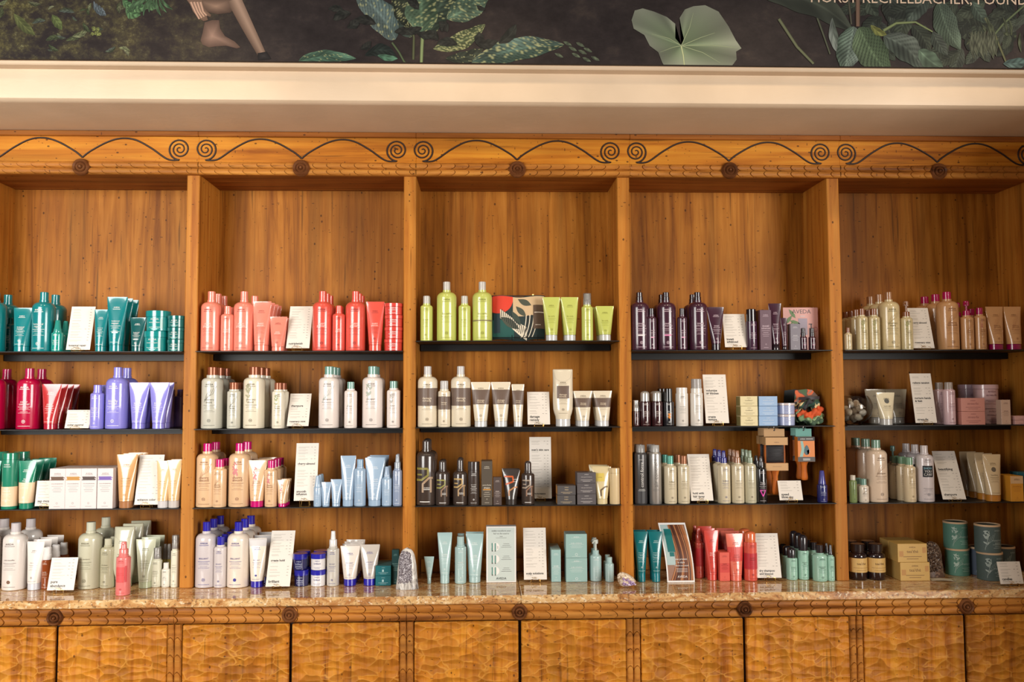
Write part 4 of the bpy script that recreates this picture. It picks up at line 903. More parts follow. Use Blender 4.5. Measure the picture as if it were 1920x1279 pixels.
put(c, T('tube', 'cream_tube', 'tube', 'pale yellow tube with brown stripe', 35, 68, (226, 206, 158), (226, 206, 158), print=0, capw=.6, caph=.15, fn=lambda p, w, h: (p.rect(-w * .12, h * .72, w * .5, h * .22, M((222, 196, 96))), p.strip([(-w * .08, h * .22), (-w * .08, h * .38), (w * .16, h * .47), (w * .3, h * .47)], w * .08, M((110, 88, 64))), p.text('AVEDA', h * .72, w * .3, M((120, 100, 60)), xc=-w * .1, maxh=.004))), [(1126, 3)], pitch=1.1)
put(c, T('can', 'shave_can', 'can', 'cream canister with green circle', 19, 66, (224, 198, 152), (224, 198, 152), (110, 90, 70), lidh=.14, name=[], print=0), [(1150, 1)])
c = (2, 3)
AQ = (176, 204, 202); AI = (236, 242, 238)
put(c, T('tube', 'treatment_tube', 'tube', 'tiny aqua tube with thin nozzle', 18.5, 50, AQ, AQ, AI, name=['scalp'], capw=.42, caph=.22), [(804.5, 1)], base=1095)
put(c, T('tube', 'cream_tube', 'tube', 'tall slim aqua tube', 27.5, 94, AQ, AQ, AI, name=['scalp', 'solutions'], capw=.62, caph=.17), [(834, 1)], base=1095)
put(c, T('bottle', 'spray_bottle', 'bottle', 'aqua bottle with narrow cap', 21.5, 87, AQ, AQ, AI, name=['scalp'], capw=.62, caph=.18, she=.8), [(863.5, 2)], base=1095.5, pitch=1.7)
put(c, T('tube', 'cream_tube', 'tube', 'wide aqua tube', 33.5, 90, AQ, AQ, AI, name=['scalp', 'solutions'], capw=.66, caph=.13), [(890, 2)], base=1093.5)
put(c, T('box', 'carton_box', 'box', 'narrow aqua carton', 18, 60, (158, 192, 188), None, AI, d=1.0, name=['scalp', 'solutions'], name_z=.5), [(1042, 4)], base=1091.5)
stack(c, T('box', 'carton_box', 'box', 'big square aqua carton', 40, 44.5, (156, 190, 184), None, AI, d=.95, name=['scalp solutions'], name_z=.62), 1079, 2, base=1091.5)
put(c, T('pump', 'pump_bottle', 'bottle', 'aqua pump bottle', 21.5, 77, AQ, AQ, AI, name=['scalp'], capw=.56, body=.74, pumpc=(206, 214, 206)), [(1117, 2)], base=1091)
put(c, T('bottle', 'treatment_bottle', 'bottle', 'small aqua bottle beside the amethyst', 16.5, 45.5, AQ, AQ, AI, name=['scalp'], capw=.62, caph=.22), [(1143, 2)], base=1092, pitch=1.5)
# ================================================================ fourth bay
c = (3, 0)
PLUM = (68, 32, 50); PLC = (36, 20, 28); PI_ = (222, 196, 206)
put(c, T('bottle', 'shampoo_bottle', 'bottle', 'tall plum bottle with white plate', 36.5, 110, PLUM, PLC, PI_, name=['invati', 'advanced'], capw=.37, caph=.14, plate=(235, 225, 225), cap='step', rough=.26), [(1193.5, 1)])
put(c, T('bottle', 'shampoo_bottle', 'bottle', 'tall plum bottle with pink plate', 36.5, 110, PLUM, PLC, PI_, name=['invati', 'advanced'], capw=.37, caph=.14, plate=(224, 130, 176), cap='step', rough=.26), [(1250.5, 2)])
put(c, T('bottle', 'shampoo_bottle', 'bottle', 'tall plum bottle beside plum tube', 36.5, 110, PLUM, PLC, PI_, name=['invati', 'advanced'], capw=.37, caph=.14, cap='step', rough=.26), [(1310, 2)])
put(c, T('bottle', 'shampoo_bottle', 'bottle', 'small plum bottle', 18.5, 79, PLUM, PLC, PI_, name=['invati'], capw=.5, caph=.15, plate=(226, 160, 190), rough=.26, neck=.05), [(1223, 1), (1280.5, 1)])
put(c, T('tube', 'cream_tube', 'tube', 'plum tube with dark crimp', 32.5, 81, PLUM, PLC, PI_, name=['invati', 'advanced'], capw=.5, caph=.14), [(1343.5, 1)])
put(c, T('can', 'treatment_bottle', 'bottle', 'plum cylinder bottle with black cap', 21, 77, (66, 34, 58), (30, 20, 24), PI_, name=['invati'], lidh=.3, lidw=.86), [(1410.5, 1)])
put(c, T('box', 'carton_box', 'box', 'tall plum carton', 21.5, 75, (96, 62, 76), None, PI_, d=.9, name=['invati', 'advanced']), [(1434.5, 3)], pitch=1.0)
put(c, T('tube', 'cream_tube', 'tube', 'tall plum tube behind cartons', 24, 87.5, PLUM, PLC, PI_, name=['invati', 'advanced'], capw=.6, caph=.12), [(1455.5, 1)])
put(c, T('tube', 'cream_tube', 'tube', 'slim short plum tube', 12.5, 60, PLUM, PLC, PI_, name=['invati'], capw=.72), [(1472, 1)])
put(c, T('box', 'carton_box', 'box', 'small grey carton before pink board', 18.5, 49, (120, 112, 122), None, (230, 225, 230), d=.9, name=['invati'], name_z=.55), [(1490, 1)])
put(c, T('bottle', 'serum_bottle', 'bottle', 'tiny plum dropper bottle', 14, 41, (60, 24, 40), (44, 36, 40), PI_, name=['invati'], capw=.62, caph=.36, cap='step', plate=(240, 170, 200), rough=.12), [(1507.5, 1), (1524.5, 1)])
c = (3, 1)
put(c, T('bottle', 'spray_bottle', 'bottle', 'tiny dark spray with silver cap', 12, 48.5, (60, 26, 26), (206, 204, 198), (226, 206, 200), name=['style'], capw=.8, caph=.42, cap='step', capmetal=.6, neck=.01, rough=.12), [(1192, 2)])
put(c, T('bottle', 'foam_bottle', 'bottle', 'dark bottle with rounded silver cap', 21.5, 65.5, (56, 24, 26), (204, 200, 194), (230, 214, 206), name=['volume'], capw=.76, caph=.29, cap='round', capmetal=.5, neck=.015, rough=.12), [(1208.5, 1), (1231, 2)])
put(c, T('bottle', 'foam_bottle', 'bottle', 'black bottle with orange emblem', 20, 70, (34, 32, 36), (20, 20, 22), (220, 215, 210), name=['thick'], capw=.72, caph=.34, neck=.01, rough=.15, fn=lambda p, w, h: (p.strip([(-w * .1, h * .34), (-w * .02, h * .28), (w * .02, h * .34), (w * .06, h * .28), (w * .12, h * .34)], w * .09, M((230, 140, 40))), p.strip([(-w * .1, h * .27), (-w * .02, h * .21), (w * .02, h * .27), (w * .06, h * .21), (w * .12, h * .27)], w * .09, M((230, 140, 40))))), [(1252.5, 3)], dx=-.006)
put(c, T('can', 'shampoo_bottle', 'bottle', 'plain white cylinder bottle with flat cap', 23, 71.5, (232, 224, 214), (236, 228, 220), (130, 124, 116), name=['phomollient'], lidh=.15, lidw=.9, ring=1), [(1277.5, 1)])
put(c, T('bottle', 'foam_bottle', 'bottle', 'tall white foam bottle with clear cap', 23.5, 87.5, (232, 224, 214), (214, 212, 210), (130, 124, 116), name=['phomollient'], capw=.80, caph=.2, captrans=.5, sh=1.0, neck=.1), [(1305, 1)])
stack(c, T('box', 'carton_box', 'box', 'pale yellow carton', 32.5, 18.3, (228, 212, 164), None, (120, 106, 76), d=.85, flat=1, name=['confixor'], side=(150, 140, 90)), 1399, 3)
stack(c, T('box', 'carton_box', 'box', 'light blue carton', 35, 18.2, (146, 178, 216), None, (228, 236, 244), d=.85, flat=1, name=['smooth infusion']), 1434, 3)
stack(c, T('jar', 'texture_jar', 'jar', 'lavender blue jar with pale lid', 34.5, 21, (170, 178, 214), (220, 206, 206), (220, 224, 240), name=['texture'], lidh=.22), 1471, 2)
c = (3, 2)
put(c, T('can', 'aerosol_can', 'can', 'dark grey aerosol can with clear cap', 22.5, 108.5, (92, 90, 90), (200, 198, 196), (226, 222, 216), style='aero', vert='control force', lidh=.13, captrans=.6, metal=.5, print=0, band=[(.02, .26, (60, 58, 60))]), [(1199, 2)])
put(c, T('can', 'aerosol_can', 'can', 'silver aerosol can with clear cap', 22.5, 108, (206, 202, 196), (220, 218, 214), (120, 116, 112), style='aero', vert='air control', lidh=.12, captrans=.5, metal=.75, print=0), [(1226, 2)], dx=-.008)
HS = (214, 200, 170); HI = (130, 116, 96)
put(c, T('bottle', 'hairspray_bottle', 'bottle', 'beige bottle with teal cap', 23.5, 88, HS, (96, 168, 152), HI, name=['brilliant'], capw=.5, caph=.17, neck=.03, capmetal=.2), [(1254, 2)], dx=-.01, pitch=1.3)
put(c, T('bottle', 'hairspray_bottle', 'bottle', 'beige bottle with brown cap', 22.5, 88, HS, (160, 104, 72), HI, name=['witch hazel'], capw=.56, caph=.17, neck=.03, capmetal=.3), [(1278.5, 2)], dx=-.01, pitch=1.3)
hsp = dict(cap='spray', caph=.235, capw=.5, neck=.02)
put(c, T('bottle', 'hairspray_bottle', 'bottle', 'beige spray bottle with blue collar', 24, 96.5, HS, (48, 50, 132), (100, 100, 140), name=['brilliant'], **hsp), [(1353.5, 3)], dx=-.004)
put(c, T('bottle', 'hairspray_bottle', 'bottle', 'beige spray bottle with copper collar', 24, 96.5, HS, (166, 118, 88), HI, name=['witch hazel'], **hsp), [(1379, 3)])
put(c, T('bottle', 'hairspray_bottle', 'bottle', 'beige spray bottle with green collar', 22, 96.5, (202, 194, 164), (134, 150, 124), HI, name=['air control'], **hsp), [(1402.5, 3)], dx=.0)
put(c, T('bottle', 'hairspray_bottle', 'bottle', 'black spray bottle with pink triangle', 20.5, 85.5, (30, 28, 28), (60, 56, 58), (214, 204, 204), name=['heat', 'relief'], ring=0, cap='spray', caph=.2, capw=.5, rough=.14, fn=lambda p, w, h: p.strip([(-w * .24, h * .28), (w * .24, h * .28), (0, h * .15), (-w * .24, h * .28), (w * .24, h * .28)], w * .09, M((226, 60, 170)))), [(1423, 2)], dx=-.006)
put(c, T('bottle', 'treatment_bottle', 'bottle', 'navy cone topped bottle alone on right', 18.5, 58.5, (40, 44, 108), (70, 70, 150), (206, 210, 232), name=['blow dry'], cap='taper', caph=.42, capw=.72, neck=.02), [(1536, 1)])
c = (3, 3)
put(c, T('tube', 'cream_tube', 'tube', 'tall deep teal tube', 26.5, 93, (10, 110, 114), (12, 124, 134), (200, 226, 224), name=['botanical', 'repair.'], capw=.58, caph=.18), [(1202, 2), (1229.5, 2)], base=1092, jit=.4, pitch=1.25)
put(c, T('bottle', 'spray_bottle', 'bottle', 'coral spray bottle with banded label', 18.5, 93, (222, 88, 74), (210, 80, 66), (170, 50, 46), name=['nutri', 'plenish'], cap='spray', caph=.25, capw=.62, blocks=[(0, .8, .26, .58, (196, 46, 52))], band=[(.24, .6, (200, 50, 54))]), [(1310, 2)], base=1085, pitch=1.5)
put(c, T('tube', 'cream_tube', 'tube', 'deep coral tall tube', 28, 92, (222, 78, 66), (222, 78, 66), (150, 40, 40), name=['nutri', 'plenish'], nameink=(250, 200, 190), capw=.66, caph=.12), [(1334.5, 3)], base=1089, pitch=1.3)
put(c, T('box', 'carton_box', 'box', 'small coral carton', 19.3, 53.5, (228, 96, 78), None, (160, 50, 46), d=.9, name=['nutri'], blocks=[(0, .96, .3, .62, (214, 70, 62))]), [(1356.5, 2)], base=1090)
put(c, T('tube', 'cream_tube', 'tube', 'light coral tube with red band', 35, 87, (238, 122, 100), (236, 116, 96), (170, 60, 52), name=['nutri', 'plenish'], capw=.64, caph=.12, band=[(.42, .72, (216, 72, 64))]), [(1378.5, 3)], base=1090.5, pitch=1.4)
put(c, T('bottle', 'foam_bottle', 'bottle', 'coral foam can with orange cap', 24.5, 92, (226, 92, 76), (232, 116, 70), (160, 44, 44), name=['nutri', 'plenish'], capw=.84, caph=.22, cap='round', neck=.012, sh=1.5, band=[(.24, .56, (196, 46, 56))]), [(1407, 2)], base=1090.5, pitch=1.4)
MINT = (166, 210, 190); BLK = (44, 38, 42); MI = (80, 110, 96)
put(c, T('bottle', 'foam_bottle', 'bottle', 'short mint bottle with black cap', 20.8, 59, MINT, BLK, MI, name=['shampure'], capw=.74, caph=.31, cap='round', neck=.012, sh=.8), [(1484.5, 3)], base=1088.5, pitch=1.15)
put(c, T('bottle', 'foam_bottle', 'bottle', 'tall mint bottle with black cap', 20.8, 83, MINT, BLK, MI, name=['shampure', 'dry'], capw=.80, caph=.35, cap='round', neck=.01, sh=.8), [(1506, 3)], base=1088, pitch=1.15)
put(c, T('bottle', 'lotion_bottle', 'bottle', 'wide round mint bottle', 27, 67, MINT, BLK, MI, name=['shampure', 'lotion'], capw=.50, caph=.22, neck=.03), [(1537, 3)], base=1091.5, pitch=1.1)
put(c, T('bottle', 'treatment_bottle', 'bottle', 'slim mint bottle with pointed cap', 14, 67, MINT, BLK, MI, name=['style'], cap='taper', caph=.28, capw=.6), [(1557.5, 2)], base=1090.5, pitch=1.3)
# ================================================================ rightmost bay
c = (4, 0)
RC = (214, 196, 150); RB = (140, 84, 52); RI = (120, 112, 70)
put(c, T('bottle', 'treatment_bottle', 'bottle', 'tiny beige bottle by the upright', 14, 42, (212, 192, 150), RB, RI, name=['mint'], capw=.5, caph=.22), [(1592, 1)])
rs = T('bottle', 'shampoo_bottle', 'bottle', 'small beige bottle with brown cap', 21.5, 78, RC, RB, RI, name=['rosemary', 'mint'], capw=.52, caph=.155, art=1, artc=(170, 166, 110))
put(c, rs, [(1618.5, 4), (1641, 2)], dx=-.002)
put(c, T('bottle', 'shampoo_bottle', 'bottle', 'tall beige bottle with brown cap', 38, 110, (220, 198, 150), (170, 120, 80), RI, name=['rosemary', 'mint'], capw=.34, caph=.13, art=2, artc=(180, 160, 110)), [(1670, 3)], pitch=.97)
put(c, T('pump', 'pump_bottle', 'bottle', 'beige pump bottle before price card', 22.5, 92, RC, RB, RI, name=['rosemary', 'mint'], capw=.56, body=.78, pumpc=(150, 100, 66), art=1, artc=(170, 166, 110)), [(1702.5, 1)])
TN = (214, 160, 108); TI = (150, 96, 60)
put(c, T('bottle', 'shampoo_bottle', 'bottle', 'tall tan bottle with magenta cap', 39, 110, TN, (190, 0, 88), TI, name=['cherry', 'almond'], capw=.38, caph=.125, art=6, artc=(180, 124, 80)), [(1780, 3)], pitch=.95, dx=-.002)
put(c, T('pump', 'pump_bottle', 'bottle', 'tan pump bottle with magenta pump', 23.5, 92, TN, (180, 0, 84), TI, name=['cherry', 'almond'], capw=.56, body=.80, art=6, artc=(190, 130, 90)), [(1816, 2)], pitch=1.3)
put(c, T('bottle', 'shampoo_bottle', 'bottle', 'small tan bottle with magenta cap', 21, 79, TN, (180, 0, 84), TI, name=['cherry', 'almond'], capw=.54, caph=.155, art=7, artc=(200, 130, 100)), [(1840.5, 2)], dx=-.008)
put(c, T('tube', 'cream_tube', 'tube', 'tan tube with dark magenta cap', 33.5, 81.5, TN, (150, 0, 76), TI, name=['cherry', 'almond'], capw=.76, caph=.13, art=6, artc=(190, 130, 90)), [(1868.5, 1), (1902.5, 1)], jit=.5)
c = (4, 1)
put(c, T('tube', 'hand_cream_tube', 'tube', 'cream tube with grey round emblem', 36, 60.5, (238, 224, 190), (200, 196, 190), (120, 112, 96), name=['hand relief'], capw=.64, caph=.19, ring=0, fn=lambda p, w, h: p.ring(0, h * .74, w * .13, M((96, 94, 88)), fill=True)), [(1658.5, 1)])
put(c, T('tube', 'hand_cream_tube', 'tube', 'cream tube with painted shade behind the front one', 40, 64, (200, 184, 156), (170, 166, 160), (120, 112, 96), name=['foot relief'], capw=.66, caph=.19), [(1679, 1), (1640, 1)], y=.185)  # darker cream has the shade of the rear row painted in
LP = (226, 186, 188); LPI = (140, 96, 104)
put(c, T('bottle', 'body_bottle', 'bottle', 'pink bottle with silver cap', 21.5, 79, (226, 192, 198), (196, 182, 172), LPI, name=['stress-fix'], capw=.66, caph=.16, captrans=.3, neck=.015, sh=.9), [(1777.5, 2)], dx=-.008, pitch=1.3)
stack(c, T('box', 'carton_box', 'box', 'dusty pink low carton', 45, 24.8, (216, 148, 134), None, (150, 84, 80), d=.75, flat=1, name=['stress-fix']), 1812.5, 2, jx=.0005)
stack(c, T('jar', 'body_jar', 'jar', 'big pink jar', 44, 36.5, LP, (228, 190, 194), LPI, name=['stress-fix'], lidh=.22), 1846.5, 2, y=.092, jx=[.002, .0])
put(c, T('jar', 'body_jar', 'jar', 'pink jar peeking out behind cartons', 36, 72, (196, 166, 178), (190, 160, 172), LPI, name=['stress-fix'], lidh=.12), [(1814, 1)], y=.196)
put(c, T('box', 'carton_box', 'box', 'slim cream pink carton', 18, 46, (224, 190, 168), None, (140, 100, 90), d=.9, name=['stress'], name_z=.55), [(1878.5, 1)])
stack(c, T('box', 'soap_box', 'box', 'flat pink soap box', 34, 8, (226, 176, 170), None, (150, 90, 90), d=.9, flat=1, name=['soap']), 1907, 2)
c = (4, 2)
put(c, T('bottle', 'oil_bottle', 'bottle', 'little clear green bottle at left end', 13.5, 50.5, (150, 170, 110), (210, 200, 180), (90, 100, 70), name=['mint'], capw=.7, caph=.18, trans=.3, rough=.15), [(1593.5, 1)])
put(c, T('bottle', 'treatment_bottle', 'bottle', 'squat white bottle with green cap', 18, 43.5, (236, 222, 204), (120, 160, 146), (110, 104, 98), name=['shampure'], capw=.6, caph=.26, art=4, artc=(140, 130, 120)), [(1613, 2)], dx=-.006)
SW = (232, 206, 180)
put(c, T('bottle', 'shampoo_bottle', 'bottle', 'tall ivory bottle with green cap', 38, 114.5, SW, (124, 158, 138), (140, 116, 98), name=['shampure'], capw=.42, caph=.13, neck=.03, art=4, artc=(200, 170, 144)), [(1638, 3)], dx=-.006)
put(c, T('bottle', 'shampoo_bottle', 'bottle', 'small ivory bottle with green cap', 22, 82, (230, 208, 170), (120, 162, 130), (150, 124, 90), name=['shampure'], capw=.58, caph=.165, art=5, artc=(200, 176, 136)), [(1699, 3)], dx=-.006)
put(c, T('pump', 'pump_bottle', 'bottle', 'small ivory pump behind the tall bottle', 20, 96, (210, 184, 156), (96, 130, 120), (140, 116, 98), name=['shampure'], capw=.55, body=.8), [(1669, 1)], y=.16)
def care(p, w, h):
    k = M((24, 26, 30), .5); p.rect(0, h * .545, w * .62, h * .20, k, 8)
    for s, z, cc in (('SHOW', .60, (150, 205, 220)), ('YOU', .545, WHT), ('CARE', .49, WHT)): p.text(s, h * z, w * .50, M(cc, .5), maxh=h * .042)
put(c, T('bottle', 'shampoo_bottle', 'bottle', 'pale grey bottle with black square label', 31.5, 103.5, (226, 214, 214), (220, 208, 206), (120, 112, 112), name=[], fn=care, capw=.42, caph=.13, neck=.03, name_z=.3, brand_z=.97), [(1727.5, 3)], dx=-.001, pitch=1.05)
put(c, T('tube', 'cream_tube', 'tube', 'ivory tube with amber cap', 33.5, 86, (236, 208, 164), (214, 140, 52), (140, 116, 86), name=['beautifying'], capw=.76, caph=.14, ring=0, fn=lambda p, w, h: p.ring(0, h * .68, w * .13, M((120, 108, 92)), fill=True)), [(1853, 5)], pitch=.98)
put(c, T('box', 'carton_box', 'box', 'orange fading carton', 24, 47, (232, 160, 52), None, (180, 110, 40), d=.9, name=['beautifying'], blocks=[(0, .98, .7, .99, (232, 190, 140))]), [(1892, 2)])
put(c, T('box', 'carton_box', 'box', 'blue green carton at right end', 26, 50, (60, 120, 130), None, (190, 220, 220), d=.9, name=['cooling']), [(1920, 2)], y=.04)
put(c, T('bottle', 'oil_bottle', 'bottle', 'small clear bottle at right end', 12, 43, (120, 150, 146), (206, 176, 160), (220, 230, 226), name=['oil'], capw=.6, caph=.2, trans=.4, rough=.12), [(1916, 1)])
c = (4, 3)
TEA = (226, 184, 112)
put(c, T('bottle', 'tea_jar', 'jar', 'dark brown tea jar with tan label', 33, 66, (40, 24, 24), (38, 26, 26), (110, 74, 40), print=0, capw=.76, caph=.20, neck=.05, neckw=.9, sh=1.2, rough=.08, band=[(.22, .62, TEA)], band_half=1.75, fn=lambda p, w, h: (p.text("tea'thé", h * .47, w * .52, M((100, 64, 36)), maxh=h * .085), p.rect(0, h * .35, w * .9, h * .008, M((150, 104, 56))), p.rect(0, h * .28, w * .6, h * .008, M((150, 104, 56))))), [(1608.5, 2), (1642.5, 2)], base=1089, jit=.3)
stack(c, T('box', 'tea_box', 'box', 'golden tan tea carton', 56, 34.5, (222, 178, 96), None, (120, 80, 40), d=.66, flat=1, name=["tea'thé"], side=(206, 170, 100), blocks=[(-.38, .14, .3, .6, (206, 150, 80)), (.40, .12, .5, .8, (206, 150, 80))]), 1705, 2, base=1089.5, rows=2, jx=[.004, -.006])
TG = (96, 146, 128); SL = (86, 104, 102); RIM = (226, 190, 150)
stack(c, T('tin', 'candle_drum', 'candle', 'sea green candle drum', 42.5, 50, TG, RIM, (190, 214, 200), name=['shampure'], art=5), 1793.5, 2, base=1081, jx=[.002, -.003])
stack(c, T('tin', 'candle_drum', 'candle', 'slate green candle drum', 45, 52, SL, RIM, (180, 196, 190), name=['rosemary', 'mint'], art=1), 1854, 2, base=1090.5, jx=[.003, -.004])
put(c, T('tin', 'candle_drum', 'candle', 'slate blue candle drum half hidden behind stack', 40, 52, (84, 96, 116), RIM, (180, 190, 200), name=['cherry', 'almond'], art=2), [(1836, 1)], base=1080)
put(c, T('tin', 'candle_drum', 'candle', 'slate drum right behind the small card', 40, 52, (84, 100, 100), RIM, (180, 196, 190), name=['mint'], art=2), [(1882, 1)], base=1079)
finish_labels()
# ---------------------------------------------------------------- price cards on wire easels
CARD = M((238, 228, 216), .5); K = M((28, 26, 26), .5); GREY = M((168, 158, 148), .5); BRASS = M((212, 168, 92), .25, 0, .9)
def card(cell, pxb, pyb, wpx, pxt, pyt, titles, label, base=None, col=CARD, lean=None, two=1):
    z = SH[cell]
    if base is not None:
        P = at_z(pxb, base, z); B = at(pxb, pyb, P.y)
    else: B = at(pxb, pyb, .004)
    B.z = max(B.z, z + .0045)
    s = mpp(B); hv = (pyb - pyt) * s
    if lean is None:
        if abs(pxb - 904) > 330:
            d = ray(pxt, pyt); t_ = (B.x - CAM.x) / d.x; top = CAM + d * t_; dy = min(max(top.y - B.y, .16 * hv), .5 * hv)
        else: dy = .30 * hv
    else: dy = lean * hv
    if z > 1: dy = min(dy, DEP - .01 - B.y)
    else: dy = min(dy, DEP - .02 - B.y)
    ang = math.atan2(dy, hv * (1 + dy / 4)); Hc = math.hypot(dy, hv) * 1.01; Wc = wpx * s
    root = empty('price_card', B); root.rotation_euler = (-ang, 0, RN.uniform(-.03, .03))
    m_ = MB(); m_.box(-Wc / 2, Wc / 2, 0, .0012, 0, Hc, col); part(root, m_, 'card')
    p = Print(lambda x, zz: (x, -.0004, zz)); used = []
    for f, s_, k in titles:
        p.text(s_, Hc * (1 - f), Wc * k, K, xc=-Wc * .40, left=True, maxh=.011, bold=.025); used.append(f)
        if k > .3: p.rect(-Wc * .24, Hc * (1 - f) - .0105, Wc * .30, .0012, GREY, 1)
    rnd = random.Random(int(pxb)); f = .07
    while f < .93:
        if all(abs(f - u) > .085 for u in used):
            wd = .26 + .24 * rnd.random()
            p.rect(-Wc * .40 + Wc * wd / 2, Hc * (1 - f), Wc * wd, .0013, GREY, 1)
            if rnd.random() < .7:
                p.rect(-Wc * .40 + Wc * .16, Hc * (1 - f) - .005, Wc * .32, .0009, GREY, 1)
            p.rect(Wc * .34, Hc * (1 - f), Wc * .07, .0022, GREY, 1)
            if rnd.random() < .4 * two: p.rect(Wc * .20, Hc * (1 - f), Wc * .07, .0022, GREY, 1)
        f += .0135 / Hc
    part(root, p.mb, 'printed_text', 0)
    tag(root, label, 'sign', 'white price cards on brass easels')
    # the brass wire easel that holds it
    e = empty('wire_easel', (B.x, B.y, z)); m_ = MB(); q = .021; r = .0011; hz = B.z - z
    m_.tube([(-q, .012, r), (-q, -.016, r), (-q, -.018, hz + .004), (-q * .5, -.018, hz + .006)], r, BRASS, 5)
    m_.tube([(q, .012, r), (q, -.016, r), (q, -.018, hz + .004), (q * .5, -.018, hz + .006)], r, BRASS, 5)
    m_.tube([(-q, -.004, max(r, hz - .0015)), (q, -.004, max(r, hz - .0015))], r, BRASS, 5)
    m_.tube([(-q, -.017, r), (q, -.017, r)], r, BRASS, 5)
    bk = min(.075, DEP - (.004 if z > 1 else .016) - B.y)
    zt = min(.06, Hc * .7)
    m_.tube([(-q, .012, r), (-q * .35, zt * math.tan(ang) + .006, hz + zt), (q * .35, zt * math.tan(ang) + .006, hz + zt), (q, .012, r)], r, BRASS, 5)
    m_.tube([(0, zt * math.tan(ang) + .006, hz + zt), (0, bk, r)], r, BRASS, 5)
    # the little scroll in front of the card
    m_.tube([(-.006 + .011 * math.sin(t_ * .7), -.0032 - .0004 * t_, hz + .004 + .008 * abs(math.cos(t_ * .45))) for t_ in range(9)], .0009, BRASS, 5)
    part(e, m_, 'wire_frame')
    tag(e, label.replace('white price card', 'small brass wire easel under the card').replace('tall ', '').replace('short ', '').replace('square ', ''), 'easel', 'brass wire easels on the shelves')
card((0, 0), 146, 656, 44, 157.5, 573.5, [(.90, 'botanical repair', .72)], 'tall white price card between teal sprays and teal tubes, top shelf')
card((0, 1), 143.5, 803, 45, 149.5, 769.5, [(.82, 'color control', .66)], 'short white price card before red tubes and lavender bottle')
card((0, 2), 87, 949, 43, 90, 903, [(.80, 'sap moss', .56)], 'short white price card between green tubes and white cartons')
card((0, 2), 275, 946.5, 46, 286, 856, [(.90, 'enhance color', .74)], 'tall white price card between tan and cream tubes, third shelf')
card((0, 3), 113, 1107, 49, 122.5, 1050, [(.74, 'pure', .26), (.86, 'abundance', .56)], 'square white price card before amber serum bottles on worktop', base=1112)
card((1, 0), 558, 653, 43.5, 565.5, 572, [(.89, 'nutriplenish', .60)], 'tall white price card amid coral bottles, top shelf')
card((1, 1), 558, 799, 40, 571, 739, [(.38, 'shampure', .56), (.86, 'rosemary mint', .74)], 'white price card between cream and white bottles with caps')
card((1, 2), 572, 939, 42, 575, 834, [(.36, 'cherry almond', .76), (.84, 'smooth', .42), (.885, 'infusion', .46)], 'tall white price card between tan and pale blue tubes', lean=.22)
card((1, 3), 520.5, 1100, 45, 532.5, 1005, [(.54, 'create hold', .58), (.91, 'brilliant', .46)], 'tall white price card before blue lidded jars on worktop', base=1104)
card((2, 1), 1010.5, 796, 42, 1013, 735.6, [(.76, 'damage', .44), (.86, 'remedy', .42)], 'square white price card in middle bay, second shelf')
card((2, 2), 1014, 935, 41, 1011, 822, [(.21, "men's skin care", .80), (.92, 'pure-formance', .62)], 'tall white price card behind slim dark bottle', base=939, lean=.14)
card((2, 3), 1004, 1087, 43, 1000.5, 996, [(.88, 'scalp solutions', .76)], 'tall white price card beside the white display box', base=1092)
card((3, 0), 1380.5, 651, 42, 1376.5, 588, [(.76, 'invati', .32), (.84, 'advanced', .50)], 'cream toned white price card among plum bottles, top shelf', lean=.25)
card((3, 1), 1345.5, 793.5, 44, 1344, 703, [(.33, 'volumize', .48), (.39, 'or thicken', .54), (.87, 'create', .34), (.925, 'texture', .38)], 'tall white price card between foam bottle and yellow cartons', lean=.2)
card((3, 2), 1317, 939, 42, 1309, 855, [(.84, 'hold with', .50), (.91, 'hair spray', .52)], 'tall white price card amid beige hairspray bottles')
card((3, 2), 1484, 938, 44.5, 1480.5, 903, [(.70, 'speed', .32), (.84, 'blow dry', .50)], 'short white price card below the hanging brushes', lean=.3)
card((3, 3), 1443, 1083.6, 45.5, 1435, 1005, [(.84, 'dry shampoo', .64), (.91, 'and beyond', .56)], 'tall white price card between coral can and mint bottles', base=1089)
card((4, 0), 1733, 653, 40, 1720, 576, [(.37, 'cherry almond', .72), (.86, 'rosemary mint', .74)], 'tall white price card half behind beige pump bottle')
card((4, 1), 1737, 793, 41, 1725, 701, [(.19, 'relieve tension', .78), (.50, 'nurture hands', .76), (.56, '& feet', .34), (.93, 'stress-fix', .52)], 'tall white price card beside pink bottles, second shelf')
card((4, 2), 1790, 936.5, 44, 1767.5, 850, [(.38, 'beautifying', .62), (.90, 'shampure', .54)], 'tall white price card before amber capped ivory tubes')
card((4, 3), 1898, 1095, 45, 1890.5, 1056, [(.78, 'candles', .48)], 'short white price card in front of slate drums', base=1099)
# ---------------------------------------------------------------- display boards and printed boxes
def flat_root(name, cell, px, base=None, y=.03):
    z = SH[cell]
    P = at_z(px, base, z) if base is not None else Vector((at(px, 700, y).x, y, z))
    P.z = z
    return empty(name, P), mpp(P)
